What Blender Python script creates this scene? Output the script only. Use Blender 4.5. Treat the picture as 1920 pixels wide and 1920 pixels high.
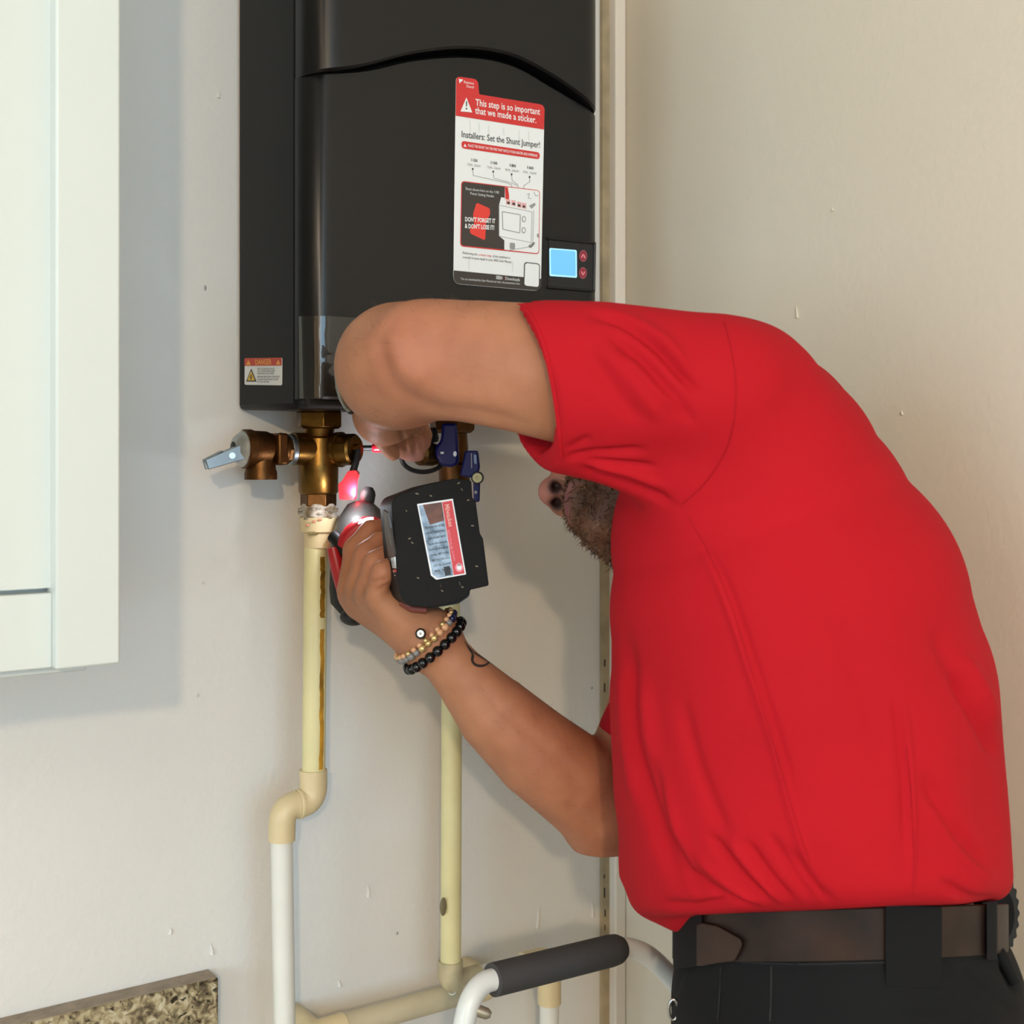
import bpy, math, random
import numpy as np
from mathutils import Vector, Matrix
from mathutils.bvhtree import BVHTree

random.seed(7); rng = np.random.default_rng(7)
scene = bpy.context.scene
COL = scene.collection
for o in list(bpy.data.objects): bpy.data.objects.remove(o)

# ------------------------------------------------------------------ camera
FPX = 2500.0                     # focal length in pixels of the 1920 frame
HOR = 850.0                      # eye level in the frame
PHI = math.atan2(4500 - 960, FPX)
CAM = Vector((0.0, -1.17, 1.48))
FW = Vector((math.cos(PHI), math.sin(PHI), 0)); RT = Vector((math.sin(PHI), -math.cos(PHI), 0)); UP = Vector((0, 0, 1))
cd = bpy.data.cameras.new('camera'); cam = bpy.data.objects.new('camera', cd); COL.objects.link(cam)
cd.sensor_width = 36; cd.lens = FPX / 1920 * 36; cd.shift_y = -(960 - HOR) / 1920; cd.clip_start = 0.05
cam.matrix_world = Matrix(((RT.x, UP.x, -FW.x, CAM.x), (RT.y, UP.y, -FW.y, CAM.y), (RT.z, UP.z, -FW.z, CAM.z), (0, 0, 0, 1)))
scene.camera = cam
cd.dof.use_dof = True; cd.dof.focus_distance = 1.12; cd.dof.aperture_fstop = 11

# ------------------------------------------------------------------ world, lights, exposure
w = bpy.data.worlds.new('world'); scene.world = w; w.use_nodes = True
w.node_tree.nodes['Background'].inputs[0].default_value = (0.62, 0.78, 1.0, 1)
w.node_tree.nodes['Background'].inputs[1].default_value = 0.9
vs = scene.view_settings
scene.display_settings.display_device = 'sRGB'
vs.view_transform = 'Standard'; vs.look = 'None'; vs.gamma = 1.0; vs.use_curve_mapping = False
vs.exposure = 0.0
def light(name, kind, loc, target, power, col, **kw):
    d = bpy.data.lights.new(name, kind); d.energy = power; d.color = col
    for k, v in kw.items(): setattr(d, k, v)
    o = bpy.data.objects.new(name, d); COL.objects.link(o); o.location = loc
    o.rotation_euler = (Vector(target) - Vector(loc)).to_track_quat('-Z', 'Y').to_euler()
    return o
# daylight through the window of the left wall, and the bulb of the ceiling lamp behind the photographer
light('window_daylight', 'AREA', (-2.45, -1.55, 1.60), (0.5, -0.5, 1.3), 38, (0.58, 0.82, 1.0), shape='RECTANGLE', size=1.5, size_y=1.3)
light('window_daylight.001', 'AREA', (-0.4, -3.55, 1.60), (0.3, 0, 1.35), 38, (0.47, 0.76, 1.0), shape='RECTANGLE', size=1.5, size_y=1.3)
light('lamp_bulb', 'POINT', (-1.07, -2.95, 2.12), (0, 0, 0), 92, (1.0, 0.76, 0.50), shadow_soft_size=0.04)

# ------------------------------------------------------------------ helpers: pixels to rays, meshes, materials
def ray(px, py): return FW + RT * ((px - 960) / FPX) + UP * ((HOR - py) / FPX)
def at(px, py, d): return CAM + ray(px, py) * d
def on_y(px, py, y): r = ray(px, py); return CAM + r * ((y - CAM.y) / r.y)
def on_x(px, py, x): r = ray(px, py); return CAM + r * ((x - CAM.x) / r.x)
def dep(p): return (Vector(p) - CAM).dot(FW)
def rad(pxr, p): return pxr * dep(p) / FPX
def proj(p):
    v = Vector(p) - CAM; d = v.dot(FW); return 960 + v.dot(RT) / d * FPX, HOR - v.z / d * FPX

def lin(r, g, b):
    f = lambda c: (c / 255 / 12.92) if c <= 10.31 else ((c / 255 + .055) / 1.055) ** 2.4
    return (f(r), f(g), f(b), 1)

class MB:
    def __init__(s): s.V = []; s.F = []
    def add(s, V, F):
        o = len(s.V); s.V += [Vector(v) for v in V]; s.F += [tuple(i + o for i in f) for f in F]; return s
    def box(s, c, size, M=None):
        c = Vector(c); V = []
        for x in (-.5, .5):
            for y in (-.5, .5):
                for z in (-.5, .5):
                    v = Vector((x * size[0], y * size[1], z * size[2])); V.append(c + (M @ v if M else v))
        return s.add(V, [(0, 1, 3, 2), (4, 6, 7, 5), (0, 4, 5, 1), (2, 3, 7, 6), (0, 2, 6, 4), (1, 5, 7, 3)])
    def span(s, a, b):
        a = Vector(a); b = Vector(b); return s.box((a + b) / 2, [abs(b[i] - a[i]) for i in range(3)])
    def tube(s, path, r, seg=20, caps=True, ref=None):
        path = [Vector(p) for p in path]; n = len(path)
        rs = list(r) if hasattr(r, '__len__') else [r] * n
        T = []
        for i in range(n):
            a = path[max(i - 1, 0)]; b = path[min(i + 1, n - 1)]; T.append((b - a).normalized())
        u = Vector(ref) if ref else (Vector((0, 0, 1)) if abs(T[0].z) < .9 else Vector((1, 0, 0)))
        V = []; F = []
        for i in range(n):
            u = (u - T[i] * u.dot(T[i])).normalized(); v = T[i].cross(u)
            for k in range(seg):
                a = 2 * math.pi * k / seg; V.append(path[i] + (u * math.cos(a) + v * math.sin(a)) * rs[i])
        for i in range(n - 1):
            for k in range(seg):
                k2 = (k + 1) % seg
                F.append((i * seg + k, i * seg + k2, (i + 1) * seg + k2, (i + 1) * seg + k))
        if caps: F.append(tuple(range(seg - 1, -1, -1))); F.append(tuple((n - 1) * seg + k for k in range(seg)))
        return s.add(V, F)
    def lathe(s, prof, o, axis, seg=32, ref=None, rot=0.0):
        """prof: (radius, distance along axis)"""
        o = Vector(o); ax = Vector(axis).normalized()
        u = Vector(ref) if ref else (Vector((0, 0, 1)) if abs(ax.z) < .9 else Vector((0, -1, 0)))
        u = (u - ax * u.dot(ax)).normalized(); v = ax.cross(u); V = []; F = []
        for (r, h) in prof:
            for k in range(seg):
                a = 2 * math.pi * k / seg + rot; V.append(o + ax * h + (u * math.cos(a) + v * math.sin(a)) * max(r, 1e-5))
        n = len(prof)
        for i in range(n - 1):
            for k in range(seg):
                k2 = (k + 1) % seg; F.append((i * seg + k, i * seg + k2, (i + 1) * seg + k2, (i + 1) * seg + k))
        F.append(tuple(range(seg - 1, -1, -1))); F.append(tuple((n - 1) * seg + k for k in range(seg)))
        return s.add(V, F)
    def prism(s, pts, ext):
        pts = [Vector(p) for p in pts]; e = Vector(ext); n = len(pts)
        V = pts + [p + e for p in pts]
        F = [tuple(range(n)), tuple(range(2 * n - 1, n - 1, -1))] + [(i, n + i, n + (i + 1) % n, (i + 1) % n) for i in range(n)]
        return s.add(V, F)
    def poly(s, pts): return s.add(pts, [tuple(range(len(pts)))])
    def ball(s, c, r, su=16, sv=10, M=None):
        c = Vector(c); r = (r, r, r) if not hasattr(r, '__len__') else r; V = []; F = []
        for j in range(sv + 1):
            t = math.pi * j / sv
            for k in range(su):
                a = 2 * math.pi * k / su
                p = Vector((r[0] * math.sin(t) * math.cos(a), r[1] * math.sin(t) * math.sin(a), r[2] * math.cos(t)))
                V.append(c + (M @ p if M else p))
        for j in range(sv):
            for k in range(su):
                k2 = (k + 1) % su; F.append((j * su + k, (j + 1) * su + k, (j + 1) * su + k2, j * su + k2))
        return s.add(V, F)

def rootloc(p):
    v = Vector((0, 0, 0))
    while p: v += p.location; p = p.parent
    return v
def tag(o, label=None, cat=None, group=None, kind=None):
    if label: o['label'] = label
    if cat: o['category'] = cat
    if group: o['group'] = group
    if kind: o['kind'] = kind
    return o
def ob(name, mb, mat, parent=None, smooth=None, bevel=0, label=None, cat=None, group=None, kind=None, seg=2):
    V = mb.V; me = bpy.data.meshes.new(name)
    base = rootloc(parent)
    if not parent:
        arr = np.array([tuple(v) for v in V]); lo = arr.min(0); hi = arr.max(0); base = Vector(((lo[0] + hi[0]) / 2, (lo[1] + hi[1]) / 2, lo[2]))
    me.from_pydata([tuple(v - base) for v in V], [], mb.F)
    import bmesh
    bm = bmesh.new(); bm.from_mesh(me); bmesh.ops.remove_doubles(bm, verts=bm.verts, dist=1e-6)
    bmesh.ops.recalc_face_normals(bm, faces=bm.faces); bm.to_mesh(me); bm.free()
    if mat: me.materials.append(mat)
    o = bpy.data.objects.new(name, me); COL.objects.link(o)
    if parent: o.parent = parent
    else: o.location = base
    if smooth is not None:
        me.shade_smooth(); me.set_sharp_from_angle(angle=math.radians(smooth))
    if bevel:
        b = o.modifiers.new('bevel', 'BEVEL'); b.width = bevel; b.segments = seg; b.limit_method = 'ANGLE'; b.angle_limit = math.radians(40)
        me.shade_smooth(); me.set_sharp_from_angle(angle=math.radians(35)); b.harden_normals = False
    return tag(o, label, cat, group, kind)
def empty(name, loc, label, cat, group=None):
    o = bpy.data.objects.new(name, None); COL.objects.link(o); o.location = loc; o.empty_display_size = .05
    return tag(o, label, cat, group)

MATS = {}
def mat(name, col, rough=.5, metal=0, bump=0, bscale=60, var=0, vscale=8, coat=0, spec=.5, attr=None, emit=0, detail=4, bdist=.002, subs=0, vcol=None, sheen=0):
    if name in MATS: return MATS[name]
    m = bpy.data.materials.new(name); m.use_nodes = True; nt = m.node_tree; b = nt.nodes['Principled BSDF']
    N = nt.nodes.new; L = nt.links.new
    c = lin(*col) if max(col) > 1 else (*col, 1)
    b.inputs['Base Color'].default_value = c; b.inputs['Roughness'].default_value = rough; b.inputs['Metallic'].default_value = metal
    b.inputs['Specular IOR Level'].default_value = spec; b.inputs['Coat Weight'].default_value = coat
    if sheen: b.inputs['Sheen Weight'].default_value = sheen; b.inputs['Sheen Roughness'].default_value = .6
    if subs:
        b.inputs['Subsurface Weight'].default_value = subs; b.inputs['Subsurface Radius'].default_value = (1, .35, .2); b.inputs['Subsurface Scale'].default_value = .006
    tc = N('ShaderNodeTexCoord'); src = None
    if attr:
        at_ = N('ShaderNodeAttribute'); at_.attribute_name = attr; src = at_.outputs['Color']
    if var:
        nz = N('ShaderNodeTexNoise'); nz.inputs['Scale'].default_value = vscale; nz.inputs['Detail'].default_value = 5
        L(tc.outputs['Object'], nz.inputs['Vector'])
        mx = N('ShaderNodeMix'); mx.data_type = 'RGBA'; mx.blend_type = 'MIX'
        c2 = lin(*vcol) if vcol else tuple(x * (1 - var) for x in c[:3]) + (1,)
        mr = N('ShaderNodeMapRange'); mr.inputs[1].default_value = .35; mr.inputs[2].default_value = .68
        L(nz.outputs['Fac'], mr.inputs[0]); L(mr.outputs[0], mx.inputs[0])
        if src:
            mu = N('ShaderNodeMix'); mu.data_type = 'RGBA'; mu.blend_type = 'MULTIPLY'; mu.inputs[0].default_value = 1
            mx.inputs[6].default_value = (1, 1, 1, 1); mx.inputs[7].default_value = (1 - var * .8, 1 - var, 1 - var, 1)
            L(src, mu.inputs[6]); L(mx.outputs[2], mu.inputs[7]); src = mu.outputs[2]
        else:
            mx.inputs[6].default_value = c; mx.inputs[7].default_value = c2; src = mx.outputs[2]
    if src: L(src, b.inputs['Base Color'])
    if bump:
        nb = N('ShaderNodeTexNoise'); nb.inputs['Scale'].default_value = bscale; nb.inputs['Detail'].default_value = detail
        L(tc.outputs['Object'], nb.inputs['Vector'])
        bp = N('ShaderNodeBump'); bp.inputs['Strength'].default_value = bump; bp.inputs['Distance'].default_value = bdist
        L(nb.outputs['Fac'], bp.inputs['Height']); L(bp.outputs[0], b.inputs['Normal'])
    if emit:
        b.inputs['Emission Color'].default_value = c; b.inputs['Emission Strength'].default_value = emit
    MATS[name] = m; return m

def text(s, p0, p1, h, up, n, m, parent, name='lettering', fit=True, weight=0.0):
    """flat lettering: baseline p0..p1 (world), cap height h, up direction, lifted along n"""
    cu = bpy.data.curves.new('t', 'FONT'); cu.body = s; cu.resolution_u = 2; cu.offset = weight
    to = bpy.data.objects.new('t', cu); COL.objects.link(to); bpy.context.view_layer.update()
    me0 = bpy.data.meshes.new_from_object(to.evaluated_get(bpy.context.evaluated_depsgraph_get()))
    V = [v.co.copy() for v in me0.vertices]; F = [tuple(p.vertices) for p in me0.polygons]
    bpy.data.objects.remove(to); bpy.data.curves.remove(cu); bpy.data.meshes.remove(me0)
    p0 = Vector(p0); p1 = Vector(p1); W = max(v.x for v in V); U = (p1 - p0).normalized(); k = h / .69
    kx = (p1 - p0).length / W if fit else k
    n = Vector(n); up = Vector(up)
    mb = MB(); mb.V = [p0 + U * v.x * kx + up * v.y * k + n for v in V]; mb.F = F
    base = rootloc(parent); me = bpy.data.meshes.new(name); me.from_pydata([tuple(v - base) for v in mb.V], [], F)
    me.materials.append(m); o = bpy.data.objects.new(name, me); COL.objects.link(o); o.parent = parent
    return o
def catmull(pts, n=8):
    P = [Vector(p) for p in pts]; P = [P[0] * 2 - P[1]] + P + [P[-1] * 2 - P[-2]]; out = []
    for i in range(1, len(P) - 2):
        for k in range(n):
            t = k / n; a, b, c, d = P[i - 1:i + 3]
            out.append(.5 * ((2 * b) + (c - a) * t + (2 * a - 5 * b + 4 * c - d) * t * t + (3 * b - a - 3 * c + d) * t ** 3))
    out.append(P[-2]); return out
def rounded(pts, r, n=4):
    """round the corners of a 2D polygon (lists of (x, y)); r may be one per corner"""
    out = []; N_ = len(pts)
    for i in range(N_):
        p = Vector(pts[i]); a = Vector(pts[i - 1]); b = Vector(pts[(i + 1) % N_]); q = r[i] if hasattr(r, '__len__') else r
        if q <= 0: out.append(tuple(p)); continue
        pa = p + (a - p).normalized() * min(q, (a - p).length / 2); pb = p + (b - p).normalized() * min(q, (b - p).length / 2)
        for k in range(n + 1):
            t = k / n; out.append(tuple((1 - t) ** 2 * pa + 2 * t * (1 - t) * p + t * t * pb))
    return out
def oval(cx, cy, rx, ry, n=20): return [(cx + rx * math.cos(2 * math.pi * k / n), cy + ry * math.sin(2 * math.pi * k / n)) for k in range(n)]

# ------------------------------------------------------------------ materials of the setting
m_wall = mat('wall paint cool white', (223, 220, 214), .62, bump=.35, bscale=170, var=.03, vscale=3, detail=3, bdist=.0015)
m_wallr = mat('wall paint beige', (221, 209, 188), .62, bump=.28, bscale=170, var=.03, vscale=3, detail=3, bdist=.0015)
m_trim = mat('trim paint', (236, 226, 212), .45, var=.03)
m_tan = mat('old caulk tan', (178, 160, 128), .7, var=.25, vscale=40)
m_floor = mat('floor tile', (150, 135, 115), .5, var=.1)
m_ceil = mat('ceiling paint', (226, 224, 218), .8)
m_cab = mat('cabinet lacquer white', (205, 210, 204), .38, var=.015)
m_cabline = mat('cabinet lacquer edge', (214, 210, 196), .3)
m_black = mat('black textured plastic', (15, 15, 16), .33, spec=.4, bump=.12, bscale=900, bdist=.0004)
m_blackside = mat('black powder coat', (14, 14, 14), .5, spec=.22, bump=.12, bscale=900, bdist=.0004)
m_void = mat('dark recess plastic', (12, 12, 12), .7)
m_red = mat('print red', (205, 48, 48), .4); m_white = mat('print white', (232, 235, 235), .4)
m_dk = mat('print charcoal', (58, 52, 48), .45); m_ink = mat('print ink black', (40, 40, 42), .5); m_grey = mat('print grey', (150, 150, 150), .5)
m_pale = mat('print pale grey', (214, 218, 218), .45); m_yel = mat('print yellow', (222, 180, 60), .45); m_orange = mat('print orange', (196, 60, 34), .45)
m_gold = mat('print gold letters', (232, 160, 70), .45)
m_brass = mat('brass', (124, 92, 44), .36, 1, bump=.25, bscale=220, var=.35, vscale=60, bdist=.0006)
m_brassd = mat('dark brass', (108, 74, 42), .44, 1, bump=.3, bscale=260, var=.4, vscale=50, bdist=.0006)
m_steel = mat('brushed steel', (190, 190, 190), .3, 1, var=.2, vscale=60)
m_zinc = mat('zinc', (150, 160, 165), .42, 1, var=.2, vscale=60)
m_alu = mat('aluminium cap', (196, 196, 192), .38, .9, bump=.3, bscale=300, var=.25, vscale=120, bdist=.0006)
m_cpvc = mat('yellowed pipe plastic', (222, 212, 160), .38, var=.1, vscale=25)
m_cpvc2 = mat('pipe fitting cream plastic', (220, 200, 156), .4, var=.12, vscale=25)
m_pipew = mat('pipe painted white', (226, 224, 214), .45, var=.05, vscale=20)
m_tape = mat('white thread tape', (214, 206, 192), .6, bump=.6, bscale=200, var=.25, vscale=90, vcol=(120, 100, 72))
m_stripe = mat('gold pipe print', (176, 128, 30), .5, var=.9, vscale=45, vcol=(104, 74, 14))
m_redv = mat('red vinyl', (196, 22, 40), .32); m_bluev = mat('blue vinyl', (8, 14, 78), .4, spec=.35)
m_rub = mat('black rubber', (18, 18, 18), .55)

# ------------------------------------------------------------------ the setting
XC = on_y(1174.5, 800, -.016).x       # corner
XL, YF, H = -2.6, -3.75, 2.55
def struct(name, mb, m, parent=None, **k): return ob(name, mb, m, parent, kind='structure', **k)
struct('floor', MB().span((XL - .1, YF - .1, -.1), (XC + .1, .1, 0)), m_floor)
struct('ceiling', MB().span((XL - .1, YF - .1, H), (XC + .1, .1, H + .1)), m_ceil)
struct('wall_back', MB().span((XL - .1, 0, 0), (XC + .1, .1, H)), m_wall)
struct('wall_right', MB().span((XC, YF - .1, 0), (XC + .1, 0, H)), m_wallr)
def wall_hole(lo, hi, axis, t0, t1, a0, a1, z0, z1):
    mb = MB()
    for (p, q, r_, s_) in ((lo, a0, 0, H), (a1, hi, 0, H), (a0, a1, 0, z0), (a0, a1, z1, H)):
        if axis == 'y': mb.span((t0, p, r_), (t1, q, s_))
        else: mb.span((p, t0, r_), (q, t1, s_))
    return mb
struct('wall_left', wall_hole(YF, 0, 'y', XL - .1, XL, -2.35, -.75, .9, 2.3), m_wallr)
struct('wall_front', wall_hole(XL, XC, 'x', YF - .1, YF, -1.2, .4, .9, 2.3), m_wallr)

# corner trim: tan strip of old caulk, square white batten, thin shadow line to the right wall
xa = on_y(1154.5, 800, -.016).x
tr = struct('trim_1', MB().span((xa, -.016, .02), (XC - .0005, 0, H - .01)), m_trim, bevel=.0015)
xs = on_y(1128.5, 1200, -.004).x
struct('trim_2', MB().span((xs, -.005, .02), (xa + .004, 0, H - .01)), m_tan)
mb = MB(); z = .9
while z < 1.25:
    hh = random.uniform(.003, .011); x0 = xs + .002 + random.uniform(0, .0012)
    mb.span((x0, -.0056, z), (x0 + random.uniform(.0007, .0016), -.0049, z + hh)); z += hh + random.uniform(.003, .03)
ob('caulk_crack', mb, m_void, [o for o in COL.objects if o.name == 'trim_2'][0])

# small paint runs and nicks standing on the walls
mb = MB()
for (px, py, l) in ((410, 168, 16), (380, 1090, 4), (1010, 1700, 40), (1110, 1690, 30), (690, 1660, 22), (395, 1770, 20), (635, 1838, 12), (370, 1300, 6), (320, 1740, 12)):
    a = on_y(px, py, -.0006); b = on_y(px + random.uniform(-3, 3), py + l, -.0006)
    mb.tube([a, (a + b) / 2 + Vector((.0006, 0, 0)), b], [.0004, .0012, .0018], 8)
ob('paint_run', mb, m_wall, [o for o in COL.objects if o.name == 'wall_back'][0], smooth=60)
mb = MB()
for (px, py, l) in ((1493, 574, 22), (1700, 980, 10), (1690, 770, 8), (1560, 390, 6)):
    a = on_x(px, py, XC - .0006); b = on_x(px + 2, py + l, XC - .0006)
    mb.tube([a, (a + b) / 2, b], [.0004, .001, .0014], 8)
ob('paint_run', mb, m_wallr, [o for o in COL.objects if o.name == 'wall_right'][0], smooth=60)
mb = MB()
for (px, py, l) in ((385, 540, 9), (745, 1750, 4), (1110, 1290, 3)):
    a = on_y(px, py, -.0003); mb.ball(a, (.0012, .0004, .0008 + l * .0002), 8, 6)
ob('wall_nick', mb, m_grey, [o for o in COL.objects if o.name == 'wall_back'][0])

# ------------------------------------------------------------------ wall cabinet, its door ajar over a lower carcass
yD = -.33
e = on_y(226, 1245, yD); dx1 = e.x; dz0 = e.z
cabt = empty('wall_cabinet', (dx1 - .23, -.15, dz0), 'white shaker wall cabinet with a framed door, beside the black water heater', 'cabinet')
ob('carcass', MB().span((dx1 - .47, -.002, dz0 - .006), (dx1 - .014, yD + .024, 2.25)), m_cab, cabt, bevel=.001)
dx0 = dx1 - .46; sx = on_y(105, 900, yD).x
door = ob('door', MB().span((dx0 + .05, yD + .0125, dz0 + .05), (sx + .004, yD + .02, 2.19)), m_cab, cabt)
ob('stile', MB().span((sx, yD, dz0), (dx1, yD + .02, 2.24)), m_cab, door, bevel=.0016)
ob('stile', MB().span((dx0, yD, dz0), (dx0 + .06, yD + .02, 2.24)), m_cab, door, bevel=.0016)
rz = on_y(52, 1117, yD).z
ob('rail', MB().span((dx0 + .06, yD + .0085, dz0 + .0003), (sx, yD + .02, rz)), m_cab, door, bevel=.0006)
ob('rail', MB().span((dx0 + .06, yD + .0022, 2.18), (sx, yD + .02, 2.24)), m_cab, door, bevel=.0006)

# ------------------------------------------------------------------ granite upstand
m_gran = bpy.data.materials.new('granite'); m_gran.use_nodes = True
nt = m_gran.node_tree; bs = nt.nodes['Principled BSDF']; tc = nt.nodes.new('ShaderNodeTexCoord')
def noise_ramp(scale, stops, detail=6, dist=0.6):
    n = nt.nodes.new('ShaderNodeTexNoise'); n.inputs['Scale'].default_value = scale; n.inputs['Detail'].default_value = detail; n.inputs['Distortion'].default_value = dist
    nt.links.new(tc.outputs['Object'], n.inputs['Vector']); r = nt.nodes.new('ShaderNodeValToRGB'); el = r.color_ramp.elements
    while len(el) < len(stops): el.new(.5)
    for q, (p, c) in zip(el, stops): q.position = p; q.color = lin(*c)
    nt.links.new(n.outputs['Fac'], r.inputs[0]); return n, r
n1, r1 = noise_ramp(120, [(.30, (74, 62, 48)), (.42, (124, 110, 84)), (.55, (176, 160, 124)), (.70, (206, 198, 172))], 6, .8)
n2, r2 = noise_ramp(140, [(.34, (22, 20, 16)), (.43, (255, 255, 255))], 5, 1.0)
mx = nt.nodes.new('ShaderNodeMix'); mx.data_type = 'RGBA'; mx.blend_type = 'MULTIPLY'; mx.inputs[0].default_value = .9
nt.links.new(r1.outputs[0], mx.inputs[6]); nt.links.new(r2.outputs[0], mx.inputs[7]); nt.links.new(mx.outputs[2], bs.inputs['Base Color'])
bs.inputs['Roughness'].default_value = .3
m_grantop = mat('granite sawn edge', (158, 142, 122), .6, bump=.4, bscale=200, var=.3, vscale=60)
g = on_y(410, 1833, -.024)
gs = ob('granite_upstand', MB().span((-1.9, -.0005, g.z - .1), (g.x, -.024, g.z)), m_gran, bevel=.0015, cat='backsplash',
        label='speckled brown granite backsplash strip along the foot of the left wall')
ob('sawn_edge', MB().span((-1.9, -.0012, g.z - .0008), (g.x - .001, -.0225, g.z + .0006)), m_grantop, gs)
# ------------------------------------------------------------------ tankless water heater
hx0 = on_y(443, 500, 0).x; HF = -.149; HL = -.159; hx1 = on_y(1130, 400, HF).x + .0015
ZT = 2.03
zb_back = on_x(443, 769, hx0).z; zb_front = on_y(577, 772, HF).z + .003
heater = empty('water_heater', (hx0 + .16, -.075, zb_front), 'black wall-hung tankless water heater with a wavy front lid and a small lit screen', 'water heater')
mb = MB(); ys = -.1255
mb.add([(hx0, -.003, zb_back), (hx1, -.003, zb_back), (hx1, ys, zb_front), (hx0, ys, zb_front), (hx0, -.003, ZT), (hx1, -.003, ZT), (hx1, ys, ZT), (hx0, ys, ZT)],
       [(0, 1, 2, 3), (4, 7, 6, 5), (0, 4, 5, 1), (1, 5, 6, 2), (2, 6, 7, 3), (3, 7, 4, 0)])
ob('casing', mb, m_blackside, heater, bevel=.005)
ob('base_lip', MB().span((hx0 + .003, -.14, zb_front + .001), (hx1 - .004, -.1, zb_front + .02)), m_void, heater, bevel=.003)
def plan(x0, x1, yf, R, yb, n=8):
    P = [(x0, yb)]
    for k in range(n + 1):
        a = math.pi + math.pi / 2 * k / n; P.append((x0 + R + R * math.cos(a), yf + R + R * math.sin(a)))
    for k in range(1, 40): P.append((x0 + R + (x1 - x0 - 2 * R) * k / 40, yf))
    for k in range(n + 1):
        a = 1.5 * math.pi + math.pi / 2 * k / n; P.append((x1 - R + R * math.cos(a), yf + R + R * math.sin(a)))
    P.append((x1, yb)); return P
def cover(P, zlo, zhi, yin, lip_lo=True, lip_hi=True):
    V = []; F = []; n = len(P); zs = (zhi - zlo)
    for i, (x, y) in enumerate(P):
        lo = zlo[i] if hasattr(zlo, '__len__') else zlo; hi = zhi[i] if hasattr(zhi, '__len__') else zhi
        r = .0022
        dx, dy = (0, r) if y < yin - .006 else (0, 0)
        V += [(x, max(y, yin) if 0 else yin, lo), (x, y + dy, lo), (x, y, lo + r), (x, y, hi - r), (x, y + dy, hi), (x, yin, hi)]
    for i in range(n - 1):
        for k in range(5): F.append((i * 6 + k, (i + 1) * 6 + k, (i + 1) * 6 + k + 1, i * 6 + k + 1))
    return MB().add(V, F)
up_px = [(578, 131), (610, 131), (650, 129), (700, 119), (760, 103), (815, 94), (870, 90), (925, 95), (975, 109), (1030, 138), (1080, 171), (1112, 196), (1138, 211)]
lo_px = [(570, 136), (610, 134), (660, 132), (700, 127), (760, 113), (815, 106), (870, 104), (925, 110), (975, 126), (1030, 158), (1080, 187), (1108, 203), (1132, 216)]
cu = [on_y(x, y, HL) for x, y in up_px]; cl = [on_y(x, y, HF) for x, y in lo_px]
def curve_z(C, xs): 
    C = catmull(C, 6); return np.interp(xs, [p.x for p in C], [p.z for p in C])
zb = on_y(612, 748, HF).z
Pl = plan(hx0, hx1, HF, .021, ys + .0015); Pu = plan(hx0 + .0005, on_y(1137, 100, HL).x, HL, .026, ys + .0015)
zl = curve_z(cl, np.array([p[0] for p in Pl])); zu = curve_z(cu, np.array([p[0] for p in Pu]))
fc = ob('front_cover', cover(Pl, np.full(len(Pl), zb), zl, ys), m_black, heater, smooth=40)
ob('front_lid', cover(Pu, zu, np.full(len(Pu), ZT), ys), m_black, heater, smooth=40)
ob('top_cap', MB().span((hx0, HL + .004, ZT - .002), (hx1, -.003, ZT + .004)), m_blackside, heater)

# flat print on a plane: pixel outlines dropped on the real surface
class Print:
    def __init__(s, plane, n, up, parent): s.pl = plane; s.n = Vector(n); s.up = Vector(up); s.p = parent
    def pt(s, px, py, lv=0): return s.pl(px, py) + s.n * (.00025 + .0001 * lv)
    def poly(s, pts, lv, m, name='print'): return ob(name, MB().poly([s.pt(x, y, lv) for x, y in pts]), m, s.p)
    def polys(s, L, lv, m, name='print'):
        for pts in L: s.poly(pts, lv, m, name)
    def line(s, pts, wpx, lv, m, name='print_line'):
        mb = MB()
        for a, b in zip(pts, pts[1:]):
            d = Vector((b[0] - a[0], b[1] - a[1])).normalized(); q = Vector((-d.y, d.x)) * wpx / 2
            mb.poly([s.pt(a[0] + q.x, a[1] + q.y, lv), s.pt(b[0] + q.x, b[1] + q.y, lv), s.pt(b[0] - q.x, b[1] - q.y, lv), s.pt(a[0] - q.x, a[1] - q.y, lv)])
        return ob(name, mb, m, s.p)
    def text(s, t, a, b, hpx, lv, m, name='lettering', weight=0):
        p = s.pt(*a, lv); return text(t, p, s.pt(*b, lv), rad(hpx, p), s.up, s.n * 0, m, s.p, name, True, weight)

fy = lambda px, py: on_y(px, py, HF - .0004)
# big installer sticker
stk_out = rounded([(855, 143), (896, 149), (898, 177), (1021, 197), (1014, 546), (850, 532)], [9, 10, 3, 10, 14, 14])
stk = ob('installer_sticker', MB().prism([fy(x, y) for x, y in stk_out], (0, .0003, 0)), m_white, heater)
stk['label'] = 'white and red installer sticker'
Pk = Print(fy, (0, -1, 0), (0, 0, 1), stk)
Pk.poly(rounded([(855, 143), (896, 149), (898, 177), (1021, 197), (1019.5, 243), (854, 217)], [9, 10, 3, 10, 0, 0]), 1, m_red, 'red_band')
Pk.poly([(860, 148), (868, 149.5), (866, 152), (863, 154), (861, 157)], 2, m_white, 'arrow_mark')
Pk.text('Remove', (869, 156), (888, 159), 5, 2, m_white); Pk.text('Decal', (874, 164), (888, 166), 5, 2, m_white)
Pk.poly([(874, 183), (885, 211), (863, 209)], 2, m_white, 'warning_triangle')
Pk.polys([[(873, 190), (875.2, 190.4), (874.9, 200), (873.3, 199.8)], oval(874, 204, 1.6, 1.6, 10)], 3, m_ink, 'exclamation_mark')
Pk.text('This step is so important', (891, 198), (1012, 215.5), 12.5, 2, m_white, weight=.012)
Pk.text('that we made a sticker.', (890.5, 213), (1005, 231), 12.5, 2, m_white, weight=.012)
Pk.text('Installers: Set the Shunt Jumper!', (864.5, 257), (1012, 277.5), 12, 1, m_ink, weight=.006)
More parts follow.
